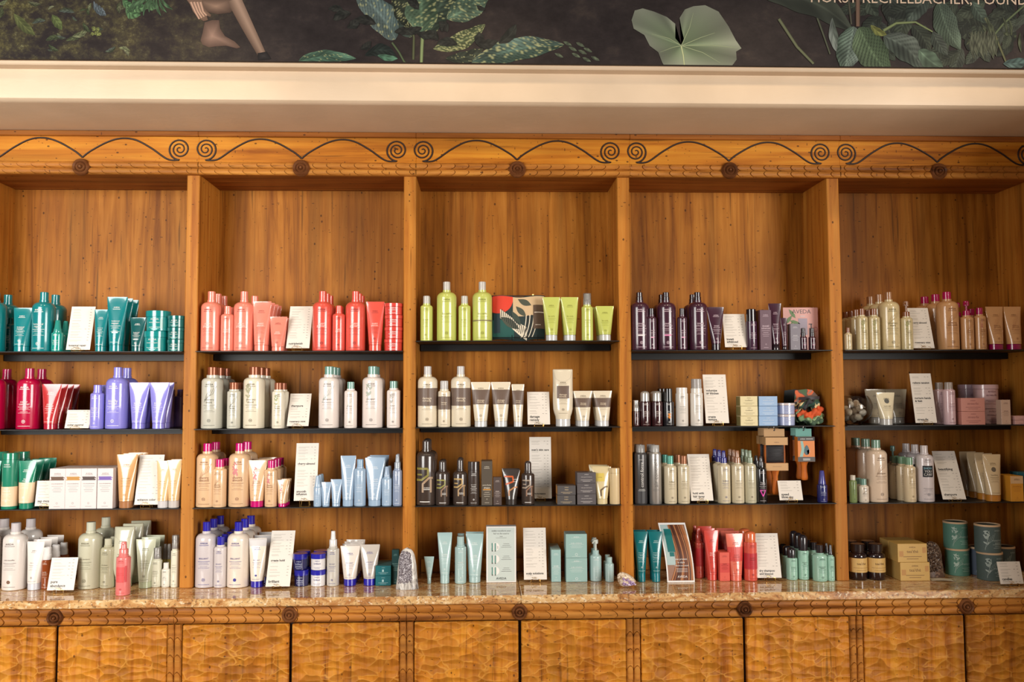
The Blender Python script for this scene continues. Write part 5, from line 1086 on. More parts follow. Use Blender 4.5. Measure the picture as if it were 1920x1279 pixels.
# white printed box
root, s = flat_root('display_box', (2, 3), 940, 1092.5); w_, h_ = 56 * s, 104 * s
m_ = MB(); m_.box(-w_ / 2, w_ / 2, 0, .05, .0003, h_, M((240, 236, 230), .4), .001); part(root, m_, 'carton')
p = Print(lambda x, z: (x, -.0004, z)); pale = M((204, 214, 208), .5); dk = M((96, 92, 88), .5); aqm = M((120, 160, 150), .5)
p.rect(0, h_ * .5, w_ * .90, h_ * .955, pale, 1)
p2 = Print(lambda x, z: (x, -.0008, z))
p2.text('visibly transform your', h_ * .925, w_ * .74, dk, maxh=.007); p2.text('hair at the source', h_ * .875, w_ * .62, dk, maxh=.007); p2.text('new', h_ * .825, w_ * .1, dk, maxh=.006)
p2.rect(0, h_ * .795, w_ * .36, .0012, dk, 1)
for i, zz in enumerate((.64, .42, .21)):
    p2.ring(-w_ * .20, h_ * zz, w_ * .14, M(WHT), fill=True, n=20)
    for j in range(3): p2.rect(w_ * .17, h_ * (zz + .05 - .03 * j), w_ * (.2, .26, .34)[j], .0014, dk, 1)
p3 = Print(lambda x, z: (x, -.0012, z))
for zz in (.64, .42, .21):
    for dx_ in (-.30, -.20): p3.rect(w_ * dx_, h_ * zz, w_ * .055, h_ * .13, aqm, 1); p3.rect(w_ * dx_, h_ * (zz - .075), w_ * .04, h_ * .02, dk, 1)
p3.text('2', h_ * .63, w_ * .06, dk, xc=-w_ * .12, maxh=.01)
p3.text('AVEDA', h_ * .075, w_ * .34, K, maxh=.012)
for q in (p2, p3): p.mb.v += [] ; [p.mb.add(q.mb.v, [f for f, i in zip(q.mb.f, q.mb.mi) if q.mb.mats[i] is m], m) for m in q.mb.mats]
part(root, p.mb, 'front_print', 0)
tag(root, 'white display box with pale green printed front in the middle of the worktop', 'box')
# curved white-bordered photo card
root, s = flat_root('display_card', (3, 3), 1277, 1092); w_, h_ = 52 * s, 106 * s
def cs(x, z, e=0.0):
    u = z / h_; return (x - w_ * .19 * u ** 1.6, .075 * u - .02 * math.sin(PI * u) - e, z)
m_ = MB(); m_.grid(lambda u, v: cs(w_ * (u - .5), h_ * v), 4, 14, M((244, 240, 236), .4)); m_.grid(lambda u, v: (lambda q: (q[0], q[1] + .0012, q[2]))(cs(w_ * (.5 - u), h_ * v)), 4, 14, M((244, 240, 236), .4))
part(root, m_, 'card')
m_ = MB(); m_.grid(lambda u, v: (cs(w_ * .1 * (u - .5), h_ * .62 * v)[0], .075 * .62 * v - .01 * math.sin(PI * v) * 0 + .06 * (1 - v), h_ * .62 * v), 2, 6, M((236, 230, 224), .45)); part(root, m_, 'back_strut')
p = Print(lambda x, z: cs(x, z, .0006))
def prect(p, x0, x1, z0, z1, c, n=10):
    V = []
    for i in range(n + 1):
        z = z0 + (z1 - z0) * i / n; V += [p.surf(x0, z), p.surf(x1, z)]
    p.mb.add(V, [(2 * i, 2 * i + 1, 2 * i + 3, 2 * i + 2) for i in range(n)], c)
prect(p, -w_ * .45, w_ * .45, h_ * .03, h_ * .97, M((156, 116, 96), .4))
p2 = Print(lambda x, z: cs(x, z, .0010))
prect(p2, -w_ * .45, -w_ * .14, h_ * .30, h_ * .97, M((176, 196, 194), .4))
hr = random.Random(5); SE = [.0011]
for i in range(46):            # strands of hair sweeping down
    u = (i % 23) / 22 + hr.uniform(-.02, .02); cc = hr.choice([(120, 66, 36), (160, 96, 54), (92, 48, 28), (196, 134, 86), (74, 38, 24), (142, 82, 46)])
    SE[0] += .000012; ps = Print(lambda x, z: cs(x, z, SE[0]))
    def hx(v): return w_ * (-.10 + .53 * u + (.09 * math.sin(v * 3.0 + .4) - .05) - max(0, .42 - v) * (.55 * (1 - u) - .28 * u) * (1 if v < .42 else 0))
    ps.strip([(max(-w_ * .44, min(w_ * .44, hx(v))), h_ * (.035 + .93 * v)) for v in [q / 16 for q in range(17)]], w_ * .036, M(cc, .4))
    p.mb.add(ps.mb.v, ps.mb.f, M(cc, .4))
p3 = Print(lambda x, z: cs(x, z, .0021))
prect(p3, -w_ * .36, -w_ * .10, h_ * .52, h_ * .90, M((14, 110, 108), .4)); p3.rect(-w_ * .23, h_ * .48, w_ * .16, h_ * .07, M((14, 110, 108), .4), 2)
for i, tx in enumerate(('heat protect', 'in style', 'restore and shield')): p3.text(tx, h_ * (.40 - .055 * i), w_ * (.5, .36, .5)[i], M(WHT), xc=w_ * .06, maxh=.008)
for i in range(3): p3.rect(w_ * .06, h_ * (.235 - .025 * i), w_ * .4, .0012, M(WHT), 2)
p3.text('AVEDA', h_ * .10, w_ * .36, M(WHT), xc=w_ * .06, maxh=.012)
for q in (p2, p3): [p.mb.add(q.mb.v, [f for f, i in zip(q.mb.f, q.mb.mi) if q.mb.mats[i] is m], m) for m in q.mb.mats]
part(root, p.mb, 'photo_print', 0)
tag(root, 'curved white bordered photo card of auburn hair beside deep teal tubes', 'sign')
# pink display board on the top shelf
root, s = flat_root('display_board', (3, 0), 1503.5, y=.10); w_, h_ = 66 * s, 82 * s
PNK = M((226, 168, 160), .45)
m_ = MB(); m_.box(-w_ / 2, w_ / 2, 0, .003, 0, h_, PNK); m_.box(-w_ / 2, -w_ / 2 + .003, .003, .06, 0, h_ * .5, PNK); m_.box(w_ / 2 - .003, w_ / 2, .003, .06, 0, h_ * .5, PNK); part(root, m_, 'board')
p = Print(lambda x, z: (x, -.0005, z)); p.text('AVEDA', h_ * .91, w_ * .54, M((76, 56, 60)), xc=w_ * .03, maxh=.02)
lf = M((110, 140, 90), .5)
for a, x, z in ((.9, -.34, .72), (2.2, -.24, .86), (1.2, -.30, .55), (-.3, -.16, .66)):
    cx_, cz_ = w_ * x, h_ * z; L = w_ * .16
    p.poly([(cx_ + L * (math.cos(a) * u - math.sin(a) * v), cz_ + L * (math.sin(a) * u + math.cos(a) * v)) for u, v in ((-1, 0), (-.4, .3), (.3, .28), (1, 0), (.3, -.28), (-.4, -.3))], lf)
p.rect(w_ * .06, h_ * .56, w_ * .26, h_ * .38, M((168, 156, 172), .5), 1); p.rect(w_ * .06, h_ * .80, w_ * .14, h_ * .03, M((210, 180, 180)), 1)
p.rect(w_ * .30, h_ * .40, w_ * .13, h_ * .26, M((96, 52, 62)), 1); p.rect(w_ * .30, h_ * .57, w_ * .03, h_ * .1, M((60, 34, 40)), 1); p.rect(w_ * .28, h_ * .62, w_ * .1, h_ * .02, M((60, 34, 40)), 1)
p.ring(w_ * .42, h_ * .5, w_ * .07, M((196, 110, 116))); part(root, p.mb, 'board_print', 0)
tag(root, 'pink printed display board behind tiny plum droppers, fourth bay', 'sign')
# patterned zip pouch and its wire stand
root, s = flat_root('zip_pouch', (2, 0), 972, y=.07); w_, h_ = 100 * s, 83 * s
DKG = M((26, 46, 44), .6)
def pch(u, v, e=0.0):
    b = .016 * (math.sin(PI * min(1, max(0, u))) ** .5) * (math.sin(PI * min(1, max(0, v * .96 + .02))) ** .5)
    return (w_ * (u - .5), -b - e, .008 + h_ * v + .004 * math.sin(u * 9))
m_ = MB(); m_.grid(lambda u, v: pch(u, v), 20, 16, DKG); m_.grid(lambda u, v: (lambda q: (q[0], -q[1], q[2]))(pch(1 - u, v)), 20, 16, DKG); part(root, m_, 'fabric_body', 1.2)
def S(x, z): return pch(x / w_ + .5, (z) / h_, .0007)
class PP(Print):               # patches laid as small grids so that they follow the cloth
    def patch(s, fn, c, nu=8, nv=6, e=.0):
        V = [(lambda q: (q[0], q[1] - e, q[2]))(s.surf(*fn(i / nu, j / nv))) for j in range(nv + 1) for i in range(nu + 1)]
        s.mb.add(V, [(j * (nu + 1) + i, j * (nu + 1) + i + 1, (j + 1) * (nu + 1) + i + 1, (j + 1) * (nu + 1) + i) for j in range(nv) for i in range(nu)], c)
p = PP(S)
def X(a): return (a - .5) * w_
p.patch(lambda u, v: (X(.02 + .38 * u), h_ * (.985 - v * (.38 * math.sqrt(max(0, 1 - ((u - .30) / .72) ** 2)) + .02))), M((226, 62, 36), .6), 12, 4)
p.patch(lambda u, v: (X(.40 + .59 * u), h_ * (.55 + .43 * v)), M((214, 182, 140), .6))
p.patch(lambda u, v: (X(.02 + .40 * u), h_ * (.04 + .40 * v)), M((22, 84, 76), .6)); p.patch(lambda u, v: (X(.04 + .12 * u), h_ * (.14 + .44 * v)), M((30, 54, 64), .6), 4, 6, .0004)
def leafp(cx_, cz_, L, wd, a, c, e):
    p.patch(lambda u, v: (X(cx_) + L * (math.cos(a) * (2 * u - 1)) - wd * math.sin(a) * (2 * v - 1) * math.sin(PI * u), h_ * cz_ + L * math.sin(a) * (2 * u - 1) + wd * math.cos(a) * (2 * v - 1) * math.sin(PI * u)), c, 10, 4, e)
GL = M((74, 78, 62), .6); CRM = M((236, 222, 196), .6)
leafp(.62, .86, .036, .014, -.5, GL, .0006); leafp(.55, .66, .034, .013, -.8, GL, .0006); leafp(.34, .38, .05, .02, -.5, GL, .0006); leafp(.46, .5, .04, .014, -1.0, M((58, 70, 58), .6), .0008)
p.patch(lambda u, v: (X(.16 + .5 * u), h_ * (.58 - .44 * u + (.10 + .05 * u) * (v - .5) * 2)), CRM, 10, 4, .0004)
for i in range(16):            # black zebra bars on the cream ribbon
    u = i / 15; x = .17 + .5 * u; z = .58 - .44 * u
    p.patch(lambda a, b, x=x, z=z: (X(x + .012 * a + .02 * b), h_ * (z - .10 + .2 * b)), M((30, 30, 30), .6), 2, 4, .0009)
for i in range(7): p.patch(lambda a, b, i=i: (X(.64 + .035 * i + .016 * a - .10 * (1 - b) ** 2), h_ * (.06 + .5 * b)), CRM if i % 2 == 0 else M((36, 34, 32), .6), 2, 8, .0010)
p.patch(lambda u, v: (X(.78 + .21 * u), h_ * (.24 + .54 * v)), M((98, 76, 58), .6), 6, 6, .0012)
p.patch(lambda u, v: (X(.80 + .18 * u), h_ * (.60 + .02 * v)), M((226, 210, 190)), 4, 2, .0016); p.patch(lambda u, v: (X(.82 + .10 * u), h_ * (.32 + .015 * v)), M((226, 210, 190)), 4, 2, .0016)
part(root, p.mb, 'fabric_pattern', 1.2)
m_ = MB(); m_.tube([(-w_ * .5, 0, .008 + h_), (0, -.002, .009 + h_), (w_ * .5, 0, .008 + h_)], .0025, M((40, 30, 28), .5), 6); m_.lathe([(0, .012 + h_), (.005, .012 + h_), (.005, .016 + h_), (0, .016 + h_)], BRASS, 8, w_ * .28); part(root, m_, 'zipper')
tag(root, 'patterned zip pouch in orange red, black and cream beside lime tubes', 'pouch')
st = empty('wire_stand', Vector(root.location) + Vector((0, -.03, 0))); m_ = MB(); bw = M((24, 24, 24), .4, 0, .5)
m_.tube([(-w_ * .5, .03 - .014, .002), (-w_ * .5, .002, .002), (-w_ * .5, .002, .02)], .0016, bw); m_.tube([(w_ * .36, .03 - .014, .002), (w_ * .36, .002, .002), (w_ * .36, .002, .03)], .0016, bw)
m_.tube([(-w_ * .12, .002, .002), (-w_ * .12, .002, .03)], .0016, bw); m_.tube([(-w_ * .5, .002, .018), (w_ * .48, .002, .018)], .0016, bw); part(st, m_, 'wire_frame')
tag(st, 'thin black wire stand holding the patterned zip pouch', 'stand')
# small printed card lying on the worktop
P = at_z(1766, 1088, ZC); root = empty('business_card', (P.x, P.y, ZC)); root.rotation_euler = (0, 0, -.25)
s = mpp(P); m_ = MB(); m_.grid(lambda u, v: (.095 * (u - .5), .055 * (v - .5), .0006 + .012 * (1 - (2 * u - 1) ** 2) * .3), 10, 3, M((236, 222, 196), .5)); m_.grid(lambda u, v: (.095 * (.5 - u), .055 * (v - .5), .0002 + .012 * (1 - (2 * u - 1) ** 2) * .3), 10, 3, M((236, 222, 196), .5)); part(root, m_, 'card')
m_ = MB(); m_.box(-.012, .006, -.018, -.016, .0042, .0046, GREY); part(root, m_, 'printed_text', 0)
tag(root, 'cream business card lying curled on the worktop before dark geode', 'card')
# ---------------------------------------------------------------- geodes and amethyst
def noise3(x, y, z, sd=0):
    from mathutils import noise
    return noise.noise(Vector((x + sd, y, z)))
def crystal_mat(name, c1, c2, c3, sc=220, rough=.18):
    t = NT(name); v = t.n('TexVoronoi', Scale=sc); t.l(t.pos((1, 1, 1)), v.inputs['Vector']); sp_ = t.n('SeparateColor'); t.l(v.outputs['Color'], sp_.inputs[0])
    t.l(t.ramp(sp_.outputs[0], [(0.1, lin(c1)), (0.6, lin(c2)), (0.92, lin(c3))]), t.b.inputs['Base Color']); t.b.inputs['Roughness'].default_value = rough
    nb = t.n('NormalMap') if False else None
    t.bump(sp_.outputs[1], .004, 1.0); return t.m
_t = NT('banded_agate_rind'); _n = _t.n('TexNoise', Scale=26.0, Detail=4.0, Distortion=2.0); _t.l(_t.pos((1, 1, .5)), _n.inputs['Vector'])
_t.l(_t.ramp(_n.outputs['Fac'], [(.36, lin((112, 106, 104))), (.5, lin((176, 170, 164))), (.62, lin((206, 200, 192)))]), _t.b.inputs['Base Color']); _t.b.inputs['Roughness'].default_value = .2; ROCK = _t.m
def geode(name, px, base, wpx, hpx, depth, rind, inner, label, sd, lean=.0, asym=.0, inset=.80):
    P = at_z(px, base, ZC); s = mpp(P); w_, h_ = wpx * s, hpx * s
    root = empty(name, (P.x, P.y + depth * .5, ZC))
    def half(v):               # half width as it narrows upwards
        return w_ / 2 * (1 - .28 * v - .05 * math.sin(3 * v)) * math.sqrt(max(0, 1 - max(0, (v - .62) / .38) ** 2.2))
    m_ = MB(); nu, nv = 28, 20
    def fn(u, v):
        a = 2 * PI * u; hw = half(v); x = hw * math.sin(a); y = -depth / 2 * math.cos(a) * (1 - .35 * v) * (1 if math.cos(a) < 0 else .82) * math.sqrt(max(0, 1 - max(0, (v - .7) / .3) ** 2.5))
        q = 1 + .05 * noise3(math.sin(a) * 2, math.cos(a) * 2, v * 5, sd)
        return (x * q + asym * w_ * v, y * q + lean * v * depth, h_ * v)
    m_.grid(fn, nu, nv, rind); part(root, m_, 'rock_rind', 1.0)
    m_ = MB()
    def fi(u, v):
        vv = .14 + (inset + .12 - .14) * v; hw = half(vv) * inset * (1 - .10 * (1 - v)); x = hw * (2 * u - 1)
        yy = fn(0.0, vv)[1]; k = math.sqrt(max(0, 1 - ((2 * u - 1) * inset) ** 2))
        e = abs(2 * u - 1) ** 6 + max(0, (v - .85) / .15) ** 3 + max(0, (.12 - v) / .12)
        return (x - w_ * .05 + asym * w_ * vv, lean * vv * depth + (yy - lean * vv * depth) * (.25 + .75 * k) - .0045 - .004 * noise3(x * 190, vv * 40, 1, sd) + .006 * min(1, e), h_ * vv)
    m_.grid(fi, 34, 44, inner); part(root, m_, 'crystal_face', .2)
    tag(root, label, 'crystal'); return root
geode('grey_geode', 762, 1107, 43, 77, .07, ROCK, crystal_mat('grey_crystals', (84, 76, 82), (128, 120, 126), (200, 194, 198), 330), 'tall polished grey geode with sparkling face standing before an upright', 1.3)
geode('dark_geode', 1755.5, 1084, 47, 66, .07, crystal_mat('brown_rind', (90, 66, 54), (112, 86, 70), (150, 120, 100), 120, .4), crystal_mat('smoky_crystals', (58, 42, 36), (88, 66, 54), (150, 128, 110), 260), 'dark brown sparkling geode between tea cartons and sea green drums', 5.1, inset=.9)
P = at_z(1176, 1103, ZC); s = mpp(P); root = empty('amethyst_cluster', (P.x, P.y + .03, ZC))
AM = crystal_mat('amethyst_points', (140, 104, 160), (192, 166, 200), (236, 222, 236), 190, .15); CR = crystal_mat('cream_matrix', (168, 140, 110), (206, 184, 156), (236, 220, 200), 130, .6)
m_ = MB()
def am(u, v):
    a = 2 * PI * u; r = math.sin(PI * v * .98 + .01); q = 1 + .30 * noise3(math.sin(a) * 1.6, math.cos(a) * 1.6, v * 3, 3.3) + .08 * noise3(math.sin(a) * 7, math.cos(a) * 7, v * 9, 1)
    zz = .5 - .5 * math.cos(PI * v); x = .041 * r * math.sin(a) * q
    return (x, -.028 * r * math.cos(a) * q, max(.0003, (.062 * zz) * (1 - 6.5 * max(-.02, min(.04, x + .004)))))
m_.grid(am, 30, 18, CR); part(root, m_, 'rock_matrix', 1.3)
m_ = MB(); rr = random.Random(9)
for i in range(90):            # six sided points over the open side
    x, z = rr.uniform(-.018, .036), rr.uniform(.012, .040 - .2 * 0)
    if z > .050 - .55 * (x + .018): continue
    y = -.022 - .008 * rr.random() + .25 * abs(x - .01); L = rr.uniform(.007, .013); r0 = rr.uniform(.0028, .005)
    d = Vector((rr.uniform(-.5, .5) + x * 6, -1, rr.uniform(-.1, .7))).normalized(); u = d.cross(Vector((0, 0, 1))).normalized(); v_ = d.cross(u); o_ = Vector((x, y, z))
    V = [o_ + (u * math.cos(k * PI / 3) + v_ * math.sin(k * PI / 3)) * r0 for k in range(6)] + [o_ + d * L * .6 + (u * math.cos(k * PI / 3) + v_ * math.sin(k * PI / 3)) * r0 for k in range(6)] + [o_ + d * L]
    m_.add(V, [(k, (k + 1) % 6, 6 + (k + 1) % 6, 6 + k) for k in range(6)] + [(6 + k, 6 + (k + 1) % 6, 12) for k in range(6)], AM)
part(root, m_, 'amethyst_points', .2)
tag(root, 'small amethyst cluster with pale rind in front of an upright', 'crystal')
# ---------------------------------------------------------------- glass bowl of stones
z = SH[4, 1]; yb = .105; px = 1600; P = Vector((at(px, 760, yb).x, yb, z)); s = mpp(P); R_ = .088
GL_ = M((255, 255, 255), .0, 1.0)
root = empty('glass_bowl', P); m_ = MB()
out = [(0, .0005), (.035, .0005)] + [(R_ * math.sin(a), R_ * .94 - R_ * .94 * math.cos(a)) for a in [.45 + i * (2.25 - .45) / 14 for i in range(15)]]
inn = [(r - .0022 if r > .003 else 0, zz + .0022) for r, zz in out]
m_.lathe(out + [(out[-1][0] - .001, out[-1][1] + .0015)] + inn[::-1], GL_, 36); part(root, m_, 'bowl', 1.0)
tag(root, 'round clear glass bowl filled with white stones and shells', 'bowl')
STN = [M((236, 222, 196), .6), M((214, 196, 166), .65), M((246, 238, 220), .55)]
rr = random.Random(4)
def stone(mb, c, r, m, sd):
    def fn(u, v):
        a = 2 * PI * u; t_ = PI * v; q = 1 + .16 * noise3(math.sin(a) * 1.3, math.cos(a) * 1.3, v * 2.4, sd)
        return (r[0] * q * math.sin(t_) * math.sin(a), r[1] * q * math.sin(t_) * math.cos(a), r[2] * q * math.cos(t_))
    mb.grid(fn, 14, 9, m)
SPOTS = [(0, 0, .026, 1), (.036, .014, .030, 1), (-.036, .016, .030, .95), (.005, -.040, .032, .95), (.0, .042, .032, 1), (.040, -.024, .052, .85), (-.038, -.026, .056, .95), (.004, -.006, .064, .9), (-.030, .026, .068, .9), (.034, .030, .070, .8), (.012, -.040, .076, .85), (-.024, -.024, .092, .8), (.018, .008, .098, .75), (-.012, .018, .108, .7)]
for i, (x, y, zz, k) in enumerate(SPOTS):
    m_ = MB(); stone(m_, None, (.021 * k, .020 * k, .017 * k), STN[i % 3], i * 3.1)
    o = m_.build('white_stone', None, 1.2, P + Vector((x * .88, y * .88, zz + .004))); o.rotation_euler = (rr.random(), rr.random(), rr.random() * 3)
    tag(o, 'rounded white stone in the clear glass bowl, lying ' + ['at the bottom centre', 'low at right rear', 'low at left rear', 'low at front', 'low at back', 'halfway up right front', 'halfway up left front', 'halfway up centre', 'halfway up left rear', 'halfway up right rear', 'upper front', 'upper left', 'near top right', 'on the very top'][i], 'stone', 'white stones in the glass bowl')
m_ = MB(); pts = [Vector((-.006 + .052 * t_, -.036 + .012 * t_, .094 - .020 * t_)) for t_ in [i / 9 for i in range(10)]]
m_.tube(pts, [.013 * (1 - i / 10) ** .8 + .001 * (i % 2) for i in range(10)], M((226, 196, 160), .5), 10)
tag(m_.build('spiral_shell', None, 1.0, P + Vector((0, 0, .006))), 'long pointed tan shell resting on the stones in the bowl', 'shell')
# ---------------------------------------------------------------- hanging paddle brushes
KR = M((206, 162, 112), .6); HW = wood('orange_beech_handle', (206, 118, 44), (188, 100, 34), (150, 74, 24), 'z', specks=.1); RUB = M((34, 28, 30), .5)
def brush(name, px, y, pw, hh, teal, label, lbl2):
    zt = SH[3, 1] - .0045; x = at(px, 850, y).x; s = mpp((x, y, zt))
    hk = empty('shelf_hook', (x, y, zt)); m_ = MB(); m_.tube([(0, 0, 0), (0, 0, -.008), (.003, -.004, -.012), (.003, -.006, -.018), (-.001, -.003, -.022), (-.003, .001, -.018)], .0012, M((190, 186, 180), .25, 0, .9), 6); m_.box(-.009, .009, -.005, .005, -.0012, -.0001, M((210, 206, 200), .4)); part(hk, m_, 'hook')
    tag(hk, lbl2, 'hook', 'little metal hooks under the second shelf')
    zt -= .012; root = empty(name, (x, y - .002, zt)); w_ = pw * s; T_ = 21 * s
    tabc = M((112, 176, 164), .55) if teal else KR; slv = M((84, 78, 72), .5) if teal else KR
    m_ = MB(); m_.box(-w_ * .47, w_ * .47, -.001, .001, -T_ * .62 - .004, .0, tabc); part(root, m_, 'hang_tab')
    m_ = MB(); m_.lathe([(0, 0), (.0035, 0), (.0035, .0006), (0, .0006)], K, 10); m_.v = [(a, -b_ - .0014, c_ - .007) for a, c_, b_ in m_.v]; part(root, m_, 'tab_hole', 0)
    z1 = -T_ * .62 - .004; H = hh * s; d = .036
    # wooden paddle, cushion and pins
    m_ = MB(); n = 24; V = []
    for yy in (-.006, .008):
        for k in range(n):
            a = 2 * PI * k / n; e = .45; V.append((w_ * .47 * math.copysign(abs(math.sin(a)) ** e, math.sin(a)), yy, z1 - H / 2 + H * .47 * math.copysign(abs(math.cos(a)) ** e, math.cos(a))))
    m_.add(V, [(k, (k + 1) % n, n + (k + 1) % n, n + k) for k in range(n)] + [tuple(range(n)), tuple(range(2 * n - 1, n - 1, -1))], HW)
    part(root, m_, 'paddle')
    m_ = MB(); L = (48 if not teal else 37) * s; zz = z1 - H * .96
    secs = [(0, .020), (.12, .013), (.3, .0095), (.55, .010), (.85, .0125), (.97, .011), (1, .007)]
    V = []
    for u, r in secs: V += [(r * (1.35 if teal else 1.45) * math.sin(2 * PI * k / 14), .001 - r * .62 * math.cos(2 * PI * k / 14), zz - L * u) for k in range(14)]
    m_.add(V, [(i * 14 + k, (i + 1) * 14 + k, (i + 1) * 14 + (k + 1) % 14, i * 14 + (k + 1) % 14) for i in range(len(secs) - 1) for k in range(14)] + [tuple(range(14)), tuple(range(len(V) - 1, len(V) - 15, -1))], HW); part(root, m_, 'handle', 1.0)
    if not teal:
        m_ = MB(); m_.grid(lambda u, v: (w_ * .40 * (2 * u - 1), -.0065 - .008 * math.sin(PI * u) ** .4 * math.sin(PI * v) ** .4, z1 - H * .24 - H * .54 * (1 - v)), 14, 14, RUB); cu_ = part(root, m_, 'rubber_cushion', 1.2)
        m_ = MB()
        for i in range(13):
            for j in range(11):
                bx = w_ * .36 * (2 * i / 12 - 1); bz = z1 - H * (.29 + .44 * j / 10) - .004 * (1 - (2 * i / 12 - 1) ** 2)
                m_.tube([(bx, -.012, bz), (bx, -.028, bz)], .0010, M((70, 62, 66), .3), 4)
        part(root, m_, 'bristles')
        sl = [(-.0, .24), (.78, 1.0)]
        m_ = MB()
        for a, b in sl: m_.box(-w_ / 2, w_ / 2, -.032, -.0300, z1 - H * b, z1 - H * a, KR); m_.box(-w_ / 2, w_ / 2, .0085, .0105, z1 - H * b, z1 - H * a, KR)
        for sx in (-1, 1): m_.box(sx * w_ / 2 - .001, sx * w_ / 2 + .001, -.032, .0105, z1 - H, z1 - H * .78, KR); m_.box(sx * w_ / 2 - .001, sx * w_ / 2 + .001, -.032, .0105, z1 - H * .24, z1, KR)
        m_.box(-w_ / 2, w_ / 2, -.032, .0105, z1 - .002, z1, KR)
        part(root, m_, 'cardboard_sleeve')
        p = Print(lambda x_, z_: (x_, -.0324, z_)); p.text('AVEDA', z1 - H * .16, w_ * .45, M((130, 92, 56)), maxh=.005); p.rect(0, z1 - H * .88, w_ * .4, .0014, M((130, 92, 56)), 1); part(root, p.mb, 'sleeve_print', 0)
    else:
        m_ = MB(); m_.box(-w_ / 2, w_ / 2, -.032, .0105, z1 - H, z1, M((226, 130, 48), .45), .001); part(root, m_, 'printed_box')
        p = Print(lambda x_, z_: (x_, -.0324, z_)); dk_ = M((56, 52, 50), .5)
        p.rect(0, z1 - H * .08, w_ * 1.0, H * .16, dk_, 1); p.rect(0, z1 - H * .90, w_ * 1.0, H * .19, M((84, 80, 78), .5), 1)
        p.poly([(-w_ * .40, z1 - H * .8), (-w_ * .22, z1 - H * .8), (-w_ * .1, z1 - H * .5), (-w_ * .2, z1 - H * .17), (-w_ * .34, z1 - H * .17), (-w_ * .28, z1 - H * .5)], M((150, 190, 180), .5))
        p2 = Print(lambda x_, z_: (x_, -.0328, z_)); p2.poly([(w_ * .02 + w_ * .15 * math.sin(k * PI / 6) * (1 - .3 * math.cos(k * PI / 6)), z1 - H * .53 + H * .2 * math.cos(k * PI / 6)) for k in range(12)], M((70, 100, 110), .5)); p2.poly([(w_ * .08, z1 - H * .74), (w_ * .2, z1 - H * .6), (w_ * .18, z1 - H * .5), (w_ * .02, z1 - H * .55)], M((226, 220, 214), .5))
        p2.text('AVEDA', z1 - H * .085, w_ * .3, M(WHT), xc=-w_ * .2, maxh=.006); p2.rect(w_ * .2, z1 - H * .085, w_ * .4, .002, M(WHT), 1); p2.rect(0, z1 - H * .88, w_ * .42, .002, M(WHT), 1); p2.rect(0, z1 - H * .93, w_ * .42, .002, M(WHT), 1)
        for q in (p2,): [p.mb.add(q.mb.v, [f for f, i in zip(q.mb.f, q.mb.mi) if q.mb.mats[i] is m], m) for m in q.mb.mats]
        part(root, p.mb, 'box_print', 0)
    tag(root, label, 'hairbrush', 'paddle brushes hanging below the second shelf')
brush('paddle_brush', 1452, .042, 41.5, 62, False, 'wooden paddle brush in kraft sleeve hanging in front, left pair', 'metal hook of the front kraft sleeved brush')
brush('paddle_brush', 1441, .165, 41.5, 62, False, 'wooden paddle brush in kraft sleeve hanging behind the other, left pair', 'metal hook of the rear kraft sleeved brush')
brush('paddle_brush', 1507, .042, 32, 46, True, 'orange boxed hairbrush with teal tab hanging in front, right pair', 'metal hook of the front orange boxed brush')
brush('paddle_brush', 1497.5, .165, 32, 46, True, 'orange boxed hairbrush in shadow hanging behind the other, right pair', 'metal hook of the rear orange boxed brush')
# ---------------------------------------------------------------- scrunchie packs
def scrunch(mb, c, R1, R2, r, m, sd, squash=.7):
    def fn(u, v):
        a = 2 * PI * u; b = 2 * PI * v; q = r * (1 + .28 * math.sin(7 * a + 2 * math.sin(b) + sd) + .2 * math.sin(11 * a - b * 2 + sd * 2) + .12 * noise3(math.sin(a) * 4, math.cos(a) * 4, math.sin(b) * 2, sd))
        return (c[0] + (R1 + q * math.cos(b)) * math.cos(a), c[1] + (R2 + q * math.cos(b)) * math.sin(a) * squash - q * .3, c[2] + q * math.sin(b) + .012 * math.sin(2 * a + sd))
    mb.grid(fn, 110, 14, m)
def camo(name, cols):
    t = NT(name); n = t.n('TexNoise', Scale=17.0, Detail=.5, Distortion=1.2); t.l(t.pos((1, 1, 1)), n.inputs['Vector'])
    r = t.n('ValToRGB'); e = r.color_ramp.elements; r.color_ramp.interpolation = 'CONSTANT'
    while len(e) < len(cols): e.new(.5)
    for i, c_ in enumerate(cols): e[i].position = .30 + .42 * i / len(cols) if i else 0; e[i].color = (*lin(c_), 1)
    t.l(n.outputs['Fac'], r.inputs['Fac']); t.l(r.outputs['Color'], t.b.inputs['Base Color']); t.b.inputs['Roughness'].default_value = .7; return t.m
